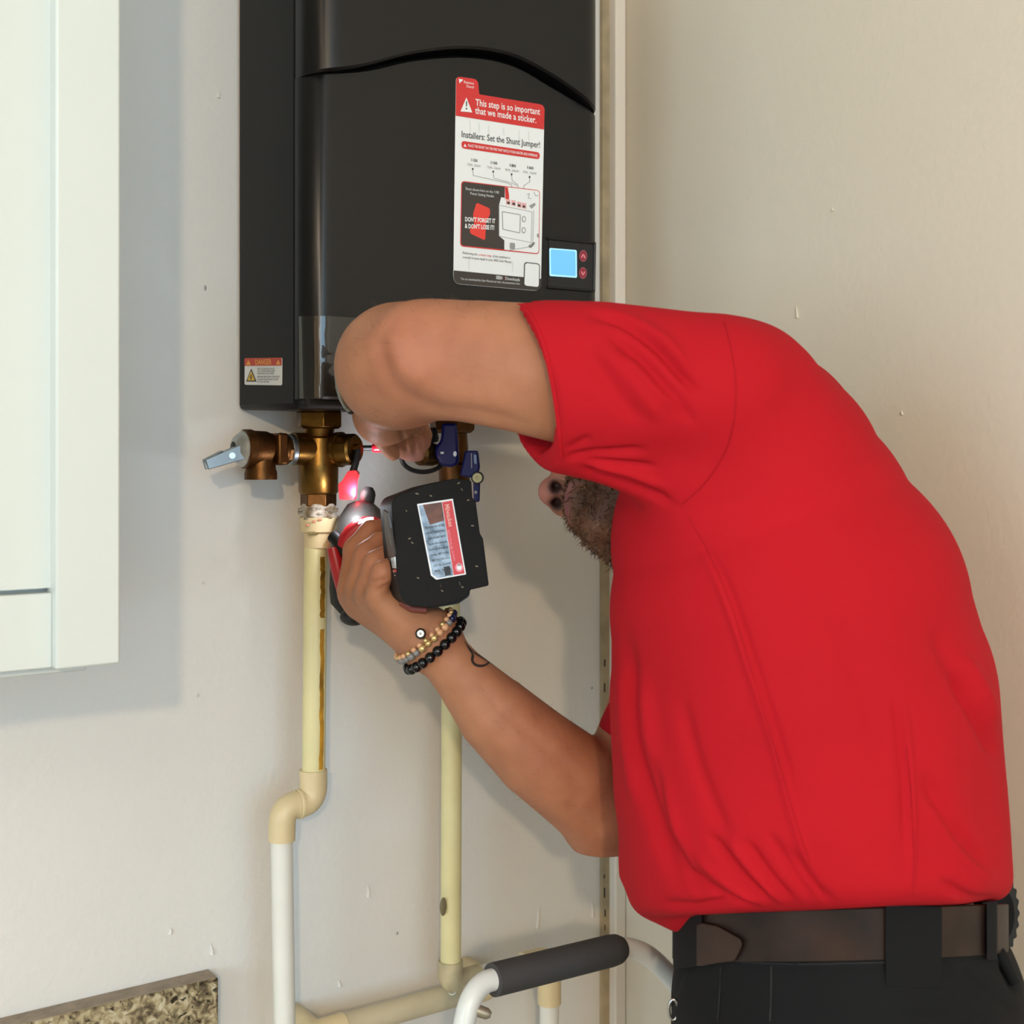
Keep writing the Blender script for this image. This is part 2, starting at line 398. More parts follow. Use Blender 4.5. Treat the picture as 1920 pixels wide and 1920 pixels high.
Pk.poly(rounded([(865, 264), (1012, 286), (1011.5, 299), (865, 278)], 6), 1, m_red, 'red_bar')
Pk.poly([(871.5, 269.5), (874.5, 275.8), (868.5, 275)], 2, m_white, 'warning_triangle')
Pk.text('PLACE THE SHUNT ON THE PINS THAT MATCH YOUR HEATER AND AMPERAGE', (877, 275), (1007, 294.5), 5, 2, m_white, weight=.01)
for i, (x, y, a, b) in enumerate(((888, 301, '1150', '150A, 36kW'), (925, 306, '1100', '120A, 24kW'), (960, 311, '180', '80A, 20kW'), (993, 315, '160', '60A, 15kW'))):
    Pk.text(a, (x - 6, y + 1), (x + 7, y + 3), 5, 1, m_ink, weight=.02); Pk.text(b, (x - 13, y + 9), (x + 13, y + 13), 4.5, 1, m_grey)
Pk.polys([oval(886, 317, 1.6, 2), oval(924.5, 322, 1.6, 2), oval(959, 327, 1.6, 2), oval(992.5, 332, 1.6, 2)], 1, m_ink, 'lead_dot')
Pk.line([(886, 318), (887, 329), (950, 343), (959, 347), (959.5, 371)], .9, 1, m_grey, 'lead_line')
Pk.line([(924.5, 323), (925.5, 334), (958, 343), (971, 348), (971, 374)], .9, 1, m_grey, 'lead_line')
Pk.line([(959, 328), (960, 339), (971, 346)], .9, 1, m_grey, 'lead_line'); Pk.line([(992.5, 333), (993, 341), (982, 348), (982, 378)], .9, 1, m_grey, 'lead_line')
Pk.poly(rounded([(864.5, 339), (1012, 357), (1010.5, 477), (862.5, 462)], 7), 1, m_red, 'diagram_border')
Pk.poly(rounded([(866, 341), (946, 350.5), (945, 468), (864, 460)], [6, 0, 0, 6]), 2, m_dk, 'diagram_panel')
Pk.poly(rounded([(946, 350.5), (1010.8, 358.2), (1009.3, 475.3), (945, 468)], [0, 6, 6, 0]), 2, m_white, 'diagram_panel')
Pk.poly([(946, 351), (951.5, 351.5), (954, 366), (954, 374), (947, 373)], 3, m_red, 'shunt_mark')
Pk.text('Shunt shown here on the 1100', (872, 356), (935, 363.5), 5, 3, m_pale); Pk.text('Power Setting Header', (881, 365), (926, 370.5), 5, 3, m_pale)
Pk.poly(rounded([(893, 380), (918, 391), (918, 404), (911, 414), (909, 451), (881, 438), (880, 430), (889, 419), (886, 402)], 4), 3, mat('print bright red', (226, 62, 52), .4), 'jumper_drawing')
Pk.text("DON'T FORGET IT", (871, 415), (928, 418.5), 8, 4, m_white, weight=.03); Pk.text("& DON'T LOSE IT!", (871, 427.5), (926, 431), 8, 4, m_white, weight=.03)
Pk.poly([(935, 385), (939, 370), (945, 371), (946, 378), (985, 386), (996, 388), (1004, 392), (1000, 440), (998, 462), (950, 454), (944, 450), (935, 442)], 3, m_white, 'control_box_drawing')
Pk.line([(935, 385), (990, 396), (997, 398), (995, 455), (935, 443), (935, 385)], 1, 4, m_grey, 'drawing_line')
Pk.line([(941, 397), (975, 403), (974, 437), (942, 430), (941, 397)], 1.6, 4, m_grey, 'drawing_line')
Pk.line([(1000, 394), (998, 462), (950, 470)], 1, 4, m_grey, 'drawing_line')
Pk.polys([oval(981.5, 411, 4, 6), oval(981, 432, 4, 6)], 4, m_grey, 'button_drawing'); Pk.polys([oval(981.5, 411, 2.4, 4), oval(981, 432, 2.4, 4)], 5, m_white, 'button_drawing')
Pk.polys([[(x, y), (x + 8, y + 1.5), (x + 8, y + 12), (x, y + 10.5)] for x, y in ((948, 373), (958, 375), (969, 378), (978, 380))], 4, mat('print pink', (224, 170, 170), .45), 'pin_drawing')
Pk.polys([[(x, y), (x + 5, y + 1), (x + 5, y + 5), (x, y + 4)] for x, y in ((950, 378), (960, 380), (970, 383), (979, 385))], 5, m_ink, 'pin_drawing')
Pk.polys([rounded([(991, 386), (1002, 380), (1004, 384), (996, 392)], 2), rounded([(989, 461), (1001, 453), (1003, 457), (994, 466)], 2), rounded([(955, 455), (965, 456), (965, 468), (955, 467)], 2), [(1006, 438), (1009.5, 439), (1009.5, 446), (1006, 445)]], 4, m_grey, 'drawing_detail')
Pk.line([(987, 365), (992, 363), (990, 372), (996, 372)], 1, 4, m_grey, 'drawing_line'); Pk.line([(1000, 360), (1004, 368), (1009, 366)], 1, 4, m_grey, 'drawing_line')
Pk.text('Performing the', (867, 476), (895, 479.2), 4.5, 1, m_ink); Pk.text('critical step', (897, 479.4), (921, 482), 4.5, 1, m_red); Pk.text('of the installation is', (923, 482.2), (956, 485.6), 4.5, 1, m_ink)
Pk.text('covered in more detail in your 0002 User Manual.', (867, 484), (959, 493.5), 4.5, 1, m_ink)
Pk.poly(rounded([(850.5, 507), (1014.7, 523), (1014, 545.5), (850, 531.6)], [0, 0, 14, 14]), 1, m_dk, 'dark_band')
Pk.text('SEEN', (929.5, 523), (941, 524.3), 6, 2, m_white, weight=.02); Pk.text('|', (944.4, 524.5), (945.2, 524.6), 6, 2, m_red); Pk.text('Downloads', (947, 524.8), (974, 527.6), 6, 2, m_white)
Pk.text('You can download the User Manual and other documentation here', (863.5, 524.5), (974, 534), 4.2, 2, m_pale)
Pk.poly(rounded([(982.5, 491), (1012, 494.5), (1011, 540), (981, 537)], 6), 2, m_ink, 'blank_frame')
Pk.poly(rounded([(984, 493), (1010.5, 496), (1009.5, 538.5), (982.5, 535.5)], 5), 3, m_white, 'blank_panel')
mb = MB()   # pale grey line art behind the sticker text
for (x, y, l) in ((880, 226, 26), (897, 230, 18), (915, 236, 20), (943, 240, 14), (972, 244, 22), (990, 246, 18), (878, 480, 26), (960, 490, 20)):
    Pk.poly([(x, y), (x + 1.6, y + .2), (x + 2.2, y + l), (x + .8, y + l)], .4, m_pale, 'pale_line_art')

# control panel with lit screen
fr = [(1029, 448), (1113, 457), (1112, 544), (1027, 537)]
pan = ob('control_panel', MB().prism([fy(x, y) + Vector((0, -.0006, 0)) for x, y in fr], (0, .0012, 0)), mat('gloss black panel', (22, 23, 26), .18), heater)
Pp = Print(lambda px, py: on_y(px, py, HF - .0011), (0, -1, 0), (0, 0, 1), pan)
mb = MB()
for a, b in (((1026, 447), (1116, 456.5)), ((1115, 456), (1113.5, 546)), ((1113.5, 545.5), (1026, 538.5))):
    A = on_y(*a, HF - .001); B = on_y(*b, HF - .001); mb.tube([A, B], .0014, 8)
ob('panel_rim', mb, m_black, pan, smooth=60)
m_scr = mat('lit screen blue', (104, 178, 240), .3, emit=.5); m_scr2 = mat('lit screen edge', (160, 215, 250), .3, emit=.6)
Pp.poly(rounded([(1029.5, 465), (1081, 469), (1081.5, 521), (1030, 517.5)], 3), 1, m_scr2, 'screen_glow_edge')
sc_ = Pp.poly(rounded([(1032, 467.5), (1078.5, 471), (1079, 518), (1032.5, 514.5)], 3), 2, m_scr, 'screen')
sc_['label'] = 'lit pale blue screen'
Pp.polys([oval(1093, 480, 7.6, 11), oval(1092.5, 512, 7.6, 11)], 1, mat('button pink ring', (150, 84, 92), .4), 'button')
Pp.polys([oval(1093, 480, 6.4, 9.4), oval(1092.5, 512, 6.4, 9.4)], 2, mat('button red', (140, 34, 52), .4), 'button')
m_pk = mat('button arrow pink', (236, 140, 150), .4)
Pp.line([(1089.8, 483), (1093, 476), (1096.2, 484)], 2.2, 3, m_pk, 'arrow_mark'); Pp.line([(1089.3, 509), (1092.5, 516), (1095.8, 509.5)], 2.2, 3, m_pk, 'arrow_mark')

# danger label on the left side of the casing
sx_ = lambda px, py: on_x(px, py, hx0 - .0003)
dl = ob('danger_label', MB().prism([sx_(x, y) for x, y in rounded([(459, 671.5), (529, 670.5), (528.5, 722.5), (458.5, 721.5)], 3)], (.0003, 0, 0)), m_white, heater)
dl['label'] = 'small white DANGER label with a red top'
Pd = Print(sx_, (-1, 0, 0), (0, 0, 1), dl)
Pd.poly(rounded([(459, 671.5), (529, 670.5), (529, 685.5), (459, 686)], [3, 3, 0, 0]), 1, m_orange, 'red_band')
Pd.text('DANGER', (479, 683.8), (510, 683.3), 9.5, 2, m_gold, weight=.03)
Pd.polys([[(466.5, 674.5), (471.5, 684.5), (461.5, 684.5)], [(522.5, 674), (527, 683.5), (518, 684)]], 2, m_gold, 'warning_triangle')
Pd.poly([(471.5, 691), (481.5, 715.5), (462, 715.5)], 1, m_ink, 'warning_triangle'); Pd.poly([(471.5, 695), (479, 713.5), (464.5, 713.5)], 2, m_yel, 'warning_triangle')
Pd.line([(473, 702), (470, 707), (473, 707), (470.5, 712)], 1.4, 3, m_ink, 'bolt_mark')
for i, (t, x1, y) in enumerate((('RISK OF ELECTRIC SHOCK', 516, 693), ('CAN CAUSE SEVERE INJURY', 516, 697.3), ('DISCONNECT ALL POWER', 514, 701.8), ('BEFORE SERVICING THIS UNIT', 525, 708), ('OR REMOVING FRONT COVER', 522, 713), ('OF THIS HEATER', 505, 717.5))):
    Pd.text(t, (483, y), (x1, y), 3.2, 1, m_ink)

# clear protective film over the foot of the front, wrapping its left edge
fl = bpy.data.materials.new('clear protective film'); fl.use_nodes = True; nt = fl.node_tree
b = nt.nodes['Principled BSDF']; b.inputs['Base Color'].default_value = (.75, .75, .75, 1); b.inputs['Roughness'].default_value = .045; b.inputs['IOR'].default_value = 1.6
tr_ = nt.nodes.new('ShaderNodeBsdfTransparent'); ms = nt.nodes.new('ShaderNodeMixShader'); ly = nt.nodes.new('ShaderNodeLayerWeight'); ly.inputs[0].default_value = .35
gl = nt.nodes.new('ShaderNodeBsdfGlossy'); gl.inputs['Roughness'].default_value = .04
mr = nt.nodes.new('ShaderNodeMapRange'); mr.inputs[3].default_value = .025; mr.inputs[4].default_value = .4
nt.links.new(ly.outputs['Fresnel'], mr.inputs[0]); nt.links.new(mr.outputs[0], ms.inputs[0])
nt.links.new(tr_.outputs[0], ms.inputs[1]); nt.links.new(gl.outputs[0], ms.inputs[2]); nt.links.new(ms.outputs[0], nt.nodes['Material Output'].inputs[0])
Pf = plan(hx0 - .0008, hx1 + .002, HF - .0012, .0215, ys); Pf = [(hx0 - .0025, HF + .013)] + Pf[2:44]
z1 = on_y(600, 592, HF).z; z0 = on_y(600, 747, HF).z; V = []; F = []; nz = 24; n = len(Pf)
for j in range(nz + 1):
    t = j / nz
    for i, (x, y) in enumerate(Pf):
        wv = .0005 * math.sin(t * 9 + i * .3) * math.exp(-((i - 8) / 4) ** 2) + .0007 * math.exp(-((t - .42) / .12) ** 2 - ((i - 7) / 2.0) ** 2) * math.sin(i * 2.6 + t * 20)
        V.append((x - .0006 * t * (i < 3), y - .0004 - abs(wv), z0 + (z1 - z0) * t))
for j in range(nz):
    for i in range(n - 1): F.append((j * n + i, j * n + i + 1, (j + 1) * n + i + 1, (j + 1) * n + i))
fo = ob('protective_film', MB().add(V, F), fl, heater, smooth=60); fo['label'] = 'clear peeling film'
ob('white_seal', MB().lathe([(0, 0), (.0078, 0), (.0078, .0006), (0, .0006)], on_y(659, 659, HF - .0018), (0, -1, 0), 24), mat('seal white', (228, 224, 220), .5), heater)

# ------------------------------------------------------------------ brass service valve, hot side (left)
yV = -.078
v_ = lambda px, py: on_y(px, py, yV)
def column(mb, px, rows, seg=28, rot=0.0, py_axis=None):
    """lathe on a vertical axis from rows of (py, half width px)"""
    o = v_(px, rows[0][0]); prof = []
    for py, rp in rows:
        p = v_(px, py); prof.append((rad(rp, p), o.z - p.z))
    return mb.lathe(prof, o, (0, 0, -1), seg, ref=(0, -1, 0), rot=rot)
hv = empty('hot_water_valve', v_(598, 945), 'brass service valve with red handles under the left of the heater', 'valve')
ob('union_collar', column(MB(), 598, [(752, 36), (765, 36), (766, 41), (772, 41), (773, 30)], 32), m_brassd, hv, smooth=40)
ob('union_nut', column(MB(), 598, [(771, 36), (773, 44), (800, 44), (804, 38), (804, 20)], 6, rot=.26), m_brass, hv, bevel=.0008)
ob('valve_neck', column(MB(), 598, [(803, 30), (818, 27), (822, 34), (874, 38), (875, 20)], 32), m_brass, hv, smooth=45)
ob('valve_body', column(MB(), 597, [(866, 32), (872, 37.5), (922, 37), (926, 34), (927, 20)], 32), m_brass, hv, smooth=40)
ob('hex_end', column(MB(), 597, [(924, 31), (926, 34), (948, 34), (950, 26)], 6, rot=.05), m_brassd, hv, bevel=.0006)
c0 = v_(600, 842); R_ = rad(31, c0)
ob('side_port', MB().lathe([(R_ * .9, -.002), (R_ * .98, .012), (R_ * .98, .027), (R_ * .86, .028)], c0, (-1, 0, 0), 32), m_brass, hv, smooth=40)
axv = Vector((.45, -.89, 0)).normalized(); c1 = v_(612, 843)
ob('drain_port', MB().lathe([(rad(30, c1), .0), (rad(31, c1), .012), (rad(33, c1), .0125), (rad(33, c1), .017), (rad(29.5, c1), .0175), (rad(29.5, c1), .030), (rad(26, c1), .032), (rad(8, c1), .032)], c1, axv, 36), m_brass, hv, smooth=35)
fcp = c1 + axv * .032
ob('stem_screw', MB().lathe([(rad(6, c1), -.002), (rad(6, c1), .004), (rad(3, c1), .005)], fcp + Vector((0, 0, .002)), axv, 16), m_brass, hv, smooth=40)
cc = fcp + axv * .003
k1 = at(667, 868, dep(cc) - .004); k2 = at(661, 886, dep(cc) - .006)
ob('handle_stem', MB().tube([cc, k1, k2], [rad(6, c1), rad(6.5, c1), rad(7, c1)], 10), m_rub, hv, smooth=50)
d0 = dep(cc) - .006
def slab(pxs, d, th, r=3):
    return MB().prism([at(x, y, d) for x, y in rounded(pxs, r)], -RT * 0 + FW * th)
hd = ob('red_handle', slab([(652, 883), (668, 881), (672, 888), (668, 903), (665, 938), (636, 937), (634, 907), (641, 902)], d0 - .004, .013, 4), m_redv, hv, bevel=.002)
p = at(692, 840, dep(c1) + .006)
ob('red_handle', MB().lathe([(rad(7, p), 0), (rad(9, p), .002), (rad(8, p), .016), (rad(2, p), .017)], p + RT * .003, RT + UP * .02, 14), m_redv, hv, smooth=50)
ob('handle_stem', MB().tube([p - RT * .02, p + RT * .004], rad(5, p), 10), m_rub, hv, smooth=50)
# relief valve screwed into the side port
rv = empty('relief_valve', v_(490, 897), 'bronze pressure relief valve with a grey test lever, on the brass valve', 'valve')
ax = Vector((-1, 0, 0)); c2 = v_(566, 843)
ob('zinc_nipple', MB().lathe([(rad(28, c2), 0), (rad(29, c2), .003), (rad(29, c2), .013), (rad(27, c2), .014)], c2, ax, 28), m_zinc, rv, smooth=40)
c3 = v_(541, 843)
rb = MB().lathe([(rad(24, c3), -.002), (rad(28, c3), .0), (rad(30, c3), .008), (rad(28.5, c3), .016)], c3, ax, 8)
ob('hex_collar', rb, m_brassd, rv, bevel=.0006)
c4 = v_(522, 842)
ob('bonnet', MB().lathe([(rad(29, c4), -.006), (rad(31, c4), -.002), (rad(28, c4), .004), (rad(31, c4), .010), (rad(33, c4), .012), (rad(34.5, c4), .026), (rad(36.5, c4), .0265), (rad(36.5, c4), .033), (rad(34, c4), .034)], c4, ax, 36), m_brassd, rv, smooth=35)
ob('casting_rib', MB().span(c4 + Vector((-.008, -rad(36, c4), -.014)), c4 + Vector((.002, rad(20, c4), .014))), m_brassd, rv, bevel=.002)
c5 = c4 + ax * .033
ob('aluminium_cap', MB().lathe([(rad(34, c5), -.002), (rad(34, c5), .002), (rad(24, c5), .008), (rad(14, c5), .010), (rad(13, c5), .006)], c5, ax, 36), m_alu, rv, smooth=30)
o1 = v_(489, 838)
oz = v_(489, 899).z
rr_ = rad(28, o1)
ob('outlet', MB().lathe([(rr_ * .98, .008), (rr_, o1.z - oz - .010), (rr_ * 1.09, o1.z - oz - .006), (rr_ * 1.09, o1.z - oz), (rr_ * .8, o1.z - oz), (rr_ * .78, o1.z - oz - .02)], o1, (0, 0, -1), 32), m_brassd, rv, smooth=40)
c6 = c5 + ax * .004 + Vector((0, -.004, -.003)); e1 = at(384, 868, dep(c6) - .012)
dr = (e1 - c6).normalized(); side = dr.cross(Vector((0, 0, 1))).normalized(); upv = side.cross(dr)
mb = MB()
for sgn in (-1, 1):
    mb.prism([c6 + side * .006 * sgn + upv * .007, c6 + side * .006 * sgn - upv * .006, e1 + side * .008 * sgn - upv * .006, e1 + side * .008 * sgn + upv * .003], side * .0014 * sgn)
mb.prism([c6 + dr * .016 + upv * .0066 - side * .006, c6 + dr * .016 + upv * .0066 + side * .006, e1 + upv * .003 + side * .009, e1 + upv * .003 - side * .009], -upv * .0016)
ob('test_lever', mb, m_zinc, rv, bevel=.0006)
ob('lever_pin', MB().tube([c6 + dr * .010 - side * .009, c6 + dr * .010 + side * .009], .0028, 12), m_steel, rv, smooth=50)
ob('lever_post', MB().tube([c5 - ax * .002, c6 + dr * .006], .0042, 12), m_zinc, rv, smooth=50)

# ------------------------------------------------------------------ left pipe run
hp = empty('hot_water_pipe', on_y(534, 1940, yV), 'cream plastic pipe with a gold print stripe and a side jog, below the brass valve', 'pipe')
mb = column(MB(), 597, [(944, 30), (948, 32), (958, 31), (962, 34), (968, 32), (972, 33)], 28)
for k in range(26):   # frayed threads of the tape
    a = random.uniform(0, 6.28); p = v_(597, random.uniform(952, 972)); q = p + Vector((math.cos(a), math.sin(a), 0)) * rad(33, p)
    mb.ball(q, (.0035, .0035, .0012), 6, 4)
ob('thread_tape', mb, m_tape, hp, smooth=60)
tp = ob('adapter', column(MB(), 597, [(968, 30), (970, 36), (996, 35), (998, 30), (1000, 28), (1026, 27), (1028, 24)], 32), m_cpvc2, hp, smooth=35)
mb = MB()
for (x, y, l, hgt) in ((572, 985, 9, 5), (583, 978, 11, 4), (596, 975, 8, 3)): mb.ball(on_y(x + l / 2, y, yV - rad(34, v_(597, 985))), (.0022, .0012, .0012), 8, 5)
ob('red_primer', mb, mat('primer stain', (196, 130, 100), .6), tp)
mb = MB()
for (x, y, l) in ((578, 1000, 18),): mb.span(on_y(x, y - 2.5, yV - rad(28.4, v_(597, 1000))), on_y(x + l, y + 2.5, yV - rad(26, v_(597, 1000))))
ob('glue_smear', mb, mat('glue stain', (120, 104, 58), .5), tp, bevel=.0006)
pa = on_y(592, 1026, yV); pb = on_y(588, 1448, yV); rp = rad(22, pa)
up_pipe = ob('upper_pipe', MB().tube([pa, pb], rp, 32), m_cpvc, hp, smooth=50)
def strip_on(pa, pb, r, a0, a1, t0, t1, name, m, parent, n=24, wob=.06):
    dirp = (pb - pa).normalized(); cv = (CAM - pa); cv = (cv - dirp * cv.dot(dirp)).normalized(); rt = cv.cross(dirp); rt = -rt if rt.dot(RT) < 0 else rt
    V = []; F = []; k = 5
    for i in range(n + 1):
        t = t0 + (t1 - t0) * i / n; sh = random.uniform(-wob, wob)
        for j in range(k + 1):
            a = a0 + (a1 - a0) * j / k + (sh if j in (0, k) else 0); V.append(pa.lerp(pb, t) + (cv * math.cos(a) + rt * math.sin(a)) * (r + .0002))
    for i in range(n):
        for j in range(k): F.append((i * (k + 1) + j, i * (k + 1) + j + 1, (i + 1) * (k + 1) + j + 1, (i + 1) * (k + 1) + j))
    return ob(name, MB().add(V, F), m, parent, smooth=60)
strip_on(pa, pb, rp, .44, .92, .04, .31, 'print_stripe', m_stripe, up_pipe)
strip_on(pa, pb, rp, .46, .88, .36, .98, 'print_stripe', mat('amber pipe print', (206, 150, 44), .5, var=.9, vscale=40, vcol=(120, 86, 20)), up_pipe)
def arc(p_in, corner, p_out, r, n=10):
    a = (p_in - corner).normalized(); b = (p_out - corner).normalized(); A = corner + a * r; B = corner + b * r
    return [(A * (1 - t) ** 2 + corner * 2 * t * (1 - t) + B * t * t) for t in [k / n for k in range(n + 1)]]
q1 = on_y(587, 1503, yV); q2 = on_y(530, 1512, yV); q2.z = q1.z; pl0 = on_y(528, 1572, yV); pl1 = on_y(534, 1960, yV)
R1 = rad(26, q1)
e1_ = [on_y(587.5, 1443, yV)] + arc(pb, q1, q2, .014) + [q1.lerp(q2, .62)]
ob('elbow', MB().tube(e1_, R1, 28), m_cpvc2, hp, smooth=50)
e2_ = [q1.lerp(q2, .42)] + arc(q1, q2, pl0, .014) + [on_y(528, 1576, yV)]
ob('elbow', MB().tube(e2_, [R1 * .96] * (len(e2_)), 28), m_cpvc2, hp, smooth=50)
m1 = q1.lerp(q2, .40); ob('socket_rim', MB().lathe([(R1 * .98, 0), (R1 * 1.06, .0006), (R1 * 1.06, .003), (R1 * .98, .004)], m1, (q2 - q1), 28), m_cpvc2, hp, smooth=40)
ob('lower_pipe', MB().tube([pl0, pl1 - Vector((0, 0, .0))], rad(20.5, pl0), 32), m_pipew, hp, smooth=50)
ob('lower_pipe', MB().tube([pl1, Vector((pl1.x, pl1.y, .35)), Vector((pl1.x, 0, .35))], rad(20.5, pl0), 24), m_pipew, hp, smooth=50)

# ------------------------------------------------------------------ blue service valve, cold side
cv_ = empty('cold_water_valve', v_(836, 900), 'brass valve with blue levers and a black drain cap, behind the drill battery', 'valve')
ob('union_nut', column(MB(), 848, [(782, 30), (786, 44), (806, 43), (812, 36), (813, 20)], 6, rot=.3), m_brassd, cv_, bevel=.0008)
ob('valve_body', column(MB(), 852, [(770, 24), (812, 24), (840, 26), (866, 24), (872, 30), (900, 29), (960, 27), (962, 15)], 28), m_brassd, cv_, smooth=40)
dvx = dep(v_(845, 850)) - .05
ob('blue_lever', slab([(829, 794), (856, 794), (859, 830), (860, 868), (848, 877), (828, 874), (816, 856), (816, 838), (826, 826)], dvx - .008, .016, 6), m_bluev, cv_, bevel=.003)
ob('lever_mark', MB().prism([at(x, y, dvx - .0086) for x, y in oval(853, 851, 3.2, 5)], FW * .001), m_pale, cv_)
ob('lever_mark', MB().prism([at(x, y, dvx - .0086) for x, y in ((826, 847), (832, 847), (832, 851), (826, 851))], FW * .001), m_pale, cv_)
c7 = at(793, 852, dvx + .01)
ob('drain_cap', MB().lathe([(rad(13, c7), 0), (rad(21, c7), .004), (rad(22, c7), .02), (rad(20, c7), .021), (rad(19, c7), .034)], c7 - FW * .016 - RT * .004, FW * .8 + RT * .6, 24), mat('old bronze', (110, 80, 40), .4, .9, bump=.4, bscale=300, var=.4, vscale=80, bdist=.0006), cv_, smooth=40)
ob('black_washer', MB().lathe([(rad(17, c7), 0), (rad(20, c7), .003), (rad(20, c7), .012), (rad(17, c7), .014)], at(805, 832, dvx + .012), UP * .8 - RT * .2, 24), m_rub, cv_, smooth=40)
ring = [at(793 + 40 * math.cos(a), 858 + 27 * math.sin(a), dvx - .004 + .012 * math.cos(a)) for a in [math.pi * (-.12 + 1.25 * k / 24) for k in range(25)]]
ob('cap_strap', MB().tube(ring, [rad(4.4, c7)] * 25, 10), m_rub, cv_, smooth=60)
dvz = dvx - .004
ob('blue_lever', slab([(872, 845), (896, 845), (900, 876), (896, 890), (880, 896), (862, 892), (866, 875)], dvz, .012, 4), m_bluev, cv_, bevel=.002)
ob('lever_plate', MB().prism([at(x, y, dvz - .0005) for x, y in ((888, 852), (893, 853), (894, 870), (889, 869))], FW * .001), mat('pale blue label', (120, 140, 170), .5), cv_)
ob('lever_plate', MB().prism([at(x, y, dvz - .0005) for x, y in ((883, 850), (884.5, 850), (885, 878), (883.5, 878))], FW * .001), m_grey, cv_)
ob('blue_lever', slab([(887, 902), (900, 902), (899, 941), (888, 942)], dvz, .01, 3), m_bluev, cv_, bevel=.002)
ob('lever_mark', MB().prism([at(x, y, dvz - .0005) for x, y in oval(892, 923, 3, 3)], FW * .001), m_grey, cv_)
c8 = at(895, 896, dvz - .004)
ob('stem_screw', MB().lathe([(rad(11, c8), 0), (rad(12, c8), .002), (rad(12, c8), .012)], c8, FW, 20), m_rub, cv_, smooth=40)
ob('screw_head', MB().lathe([(rad(2.4, c8), .001), (rad(3, c8), 0), (rad(9, c8), 0), (rad(10, c8), .003)], c8 - FW * .0012, FW, 20), mat('pale brass screw', (170, 160, 120), .4, .8), cv_, smooth=40)

# ------------------------------------------------------------------ right pipe run, bottom pipe
cp = empty('cold_water_pipe', on_y(845, 1850, yV), 'dull cream pipe down the wall behind his forearm, with an elbow at its foot', 'pipe')
ca = on_y(838, 948, yV); cb = on_y(845, 1808, yV); rc = rad(19.5, cb)
ob('vertical_pipe', MB().tube([ca, on_y(847, 1300, yV), cb], rc, 32), m_cpvc, cp, smooth=50)
mb = MB(); sp = on_y(831, 1700, yV - rc * .72); mb.ball(sp, (.004, .0015, .009), 10, 8); ob('dirt_spot', mb, mat('grime', (120, 110, 80), .7), cp)
k0 = on_y(844, 1846, yV); k9 = on_y(1030, 1846, yV); k9.z = k0.z - .0
ob('elbow', MB().tube([on_y(845, 1801, yV)] + arc(cb, k0, k9, .014) + [k0.lerp(k9, .28)], rc * 1.2, 28), mat('grimy cream fitting', (196, 180, 142), .5, var=.3, vscale=60), cp, smooth=50)
k5 = Vector((k9.x, k9.y, k0.z)); kd = on_y(1030, 1960, yV)
ob('cross_pipe', MB().tube([k0, k5 - (k5 - k0).normalized() * .02], rc, 28), m_pipew, cp, smooth=50)
ob('elbow', MB().tube([k5 - (k5 - k0).normalized() * .034] + arc(k0, k5, kd, .014) + [on_y(1030, 1881, yV)], rc * 1.2, 28), m_cpvc2, cp, smooth=50)
ob('drop_pipe', MB().tube([on_y(1030, 1876, yV), Vector((k5.x, k5.y, .5)), Vector((k5.x, 0, .5))], rc * .98, 28), m_pipew, cp, smooth=50)
bp = empty('bottom_pipe', on_y(760, 1900, -.05), 'beige pipe crossing the wall at the bottom, ending behind the white tube frame', 'pipe')
b0 = on_y(640, 1925, -.05); b1 = on_y(905, 1872, -.05); b1.z = b0.z
bx = Vector((on_y(534, 1900, -.05).x + .03, -.05, b0.z))
ob('horizontal_pipe', MB().tube([bx, b1], rad(21, b1), 28), mat('beige pipe plastic', (206, 192, 160), .45, var=.15, vscale=30), bp, smooth=50)
ob('elbow', MB().tube([bx + Vector((.03, 0, 0)), bx, bx + Vector((0, .05, 0))], rad(24, b1), 24), m_cpvc2, bp, smooth=50)
ob('elbow', MB().tube([b1 - Vector((.02, 0, 0))] + arc(b1 - Vector((.03, 0, 0)), b1 + Vector((.01, 0, 0)), b1 + Vector((.01, .05, 0)), .012) + [b1 + Vector((.01, .05, 0))], rad(25, b1), 24), m_cpvc2, bp, smooth=50)

# ------------------------------------------------------------------ white tube frame (walker) with foam grip
wk = empty('walking_frame', Vector((*at(900, 1900, 1.0).xy, 0)), 'white tubular walking frame with a dark grey foam grip, in front of the pipes', 'walker')
m_wt = mat('white enamel tube', (216, 216, 210), .3); m_foam = mat('grey foam', (62, 60, 58), .75, bump=.3, bscale=500, bdist=.0006)
W = [(862, 1975, .985), (872, 1912, .99), (884, 1872, .995), (904, 1846, 1.003), (934, 1834, 1.012), (1040, 1808, 1.045), (1150, 1781, 1.08), (1180, 1778, 1.09), (1212, 1790, 1.10), (1240, 1813, 1.11), (1266, 1843, 1.12), (1300, 1890, 1.13), (1318, 1940, 1.135)]
pts = [at(*a) for a in W]; rw = rad(20.5, pts[4])
path = [Vector((pts[0].x, pts[0].y, .012))] + catmull(pts, 6) + [Vector((pts[-1].x, pts[-1].y, .012))]
ob('tube', MB().tube(path, rw, 24), m_wt, wk, smooth=60)
g0 = at(922, 1838, 1.0095); g1 = at(1166, 1777.5, 1.085); rg = rad(31, g0)
gd = (g1 - g0).normalized(); L_ = (g1 - g0).length
ob('grip', MB().lathe([(rw, 0), (rg * .99, .0008), (rg, .004), (rg, L_ - .012), (rg * .94, L_ - .005), (rg * .74, L_), (rw, L_)], g0, gd, 32), m_foam, wk, smooth=50)
for p_ in (path[0], path[-1]): ob('rubber_foot', MB().lathe([(rw * 1.7, 0), (rw * 1.7, .008), (rw * 1.25, .03), (rw * 1.2, .045)], Vector((p_.x, p_.y, 0)), (0, 0, 1), 20), m_rub, wk, smooth=40)
sb = at(899, 1896, .992)
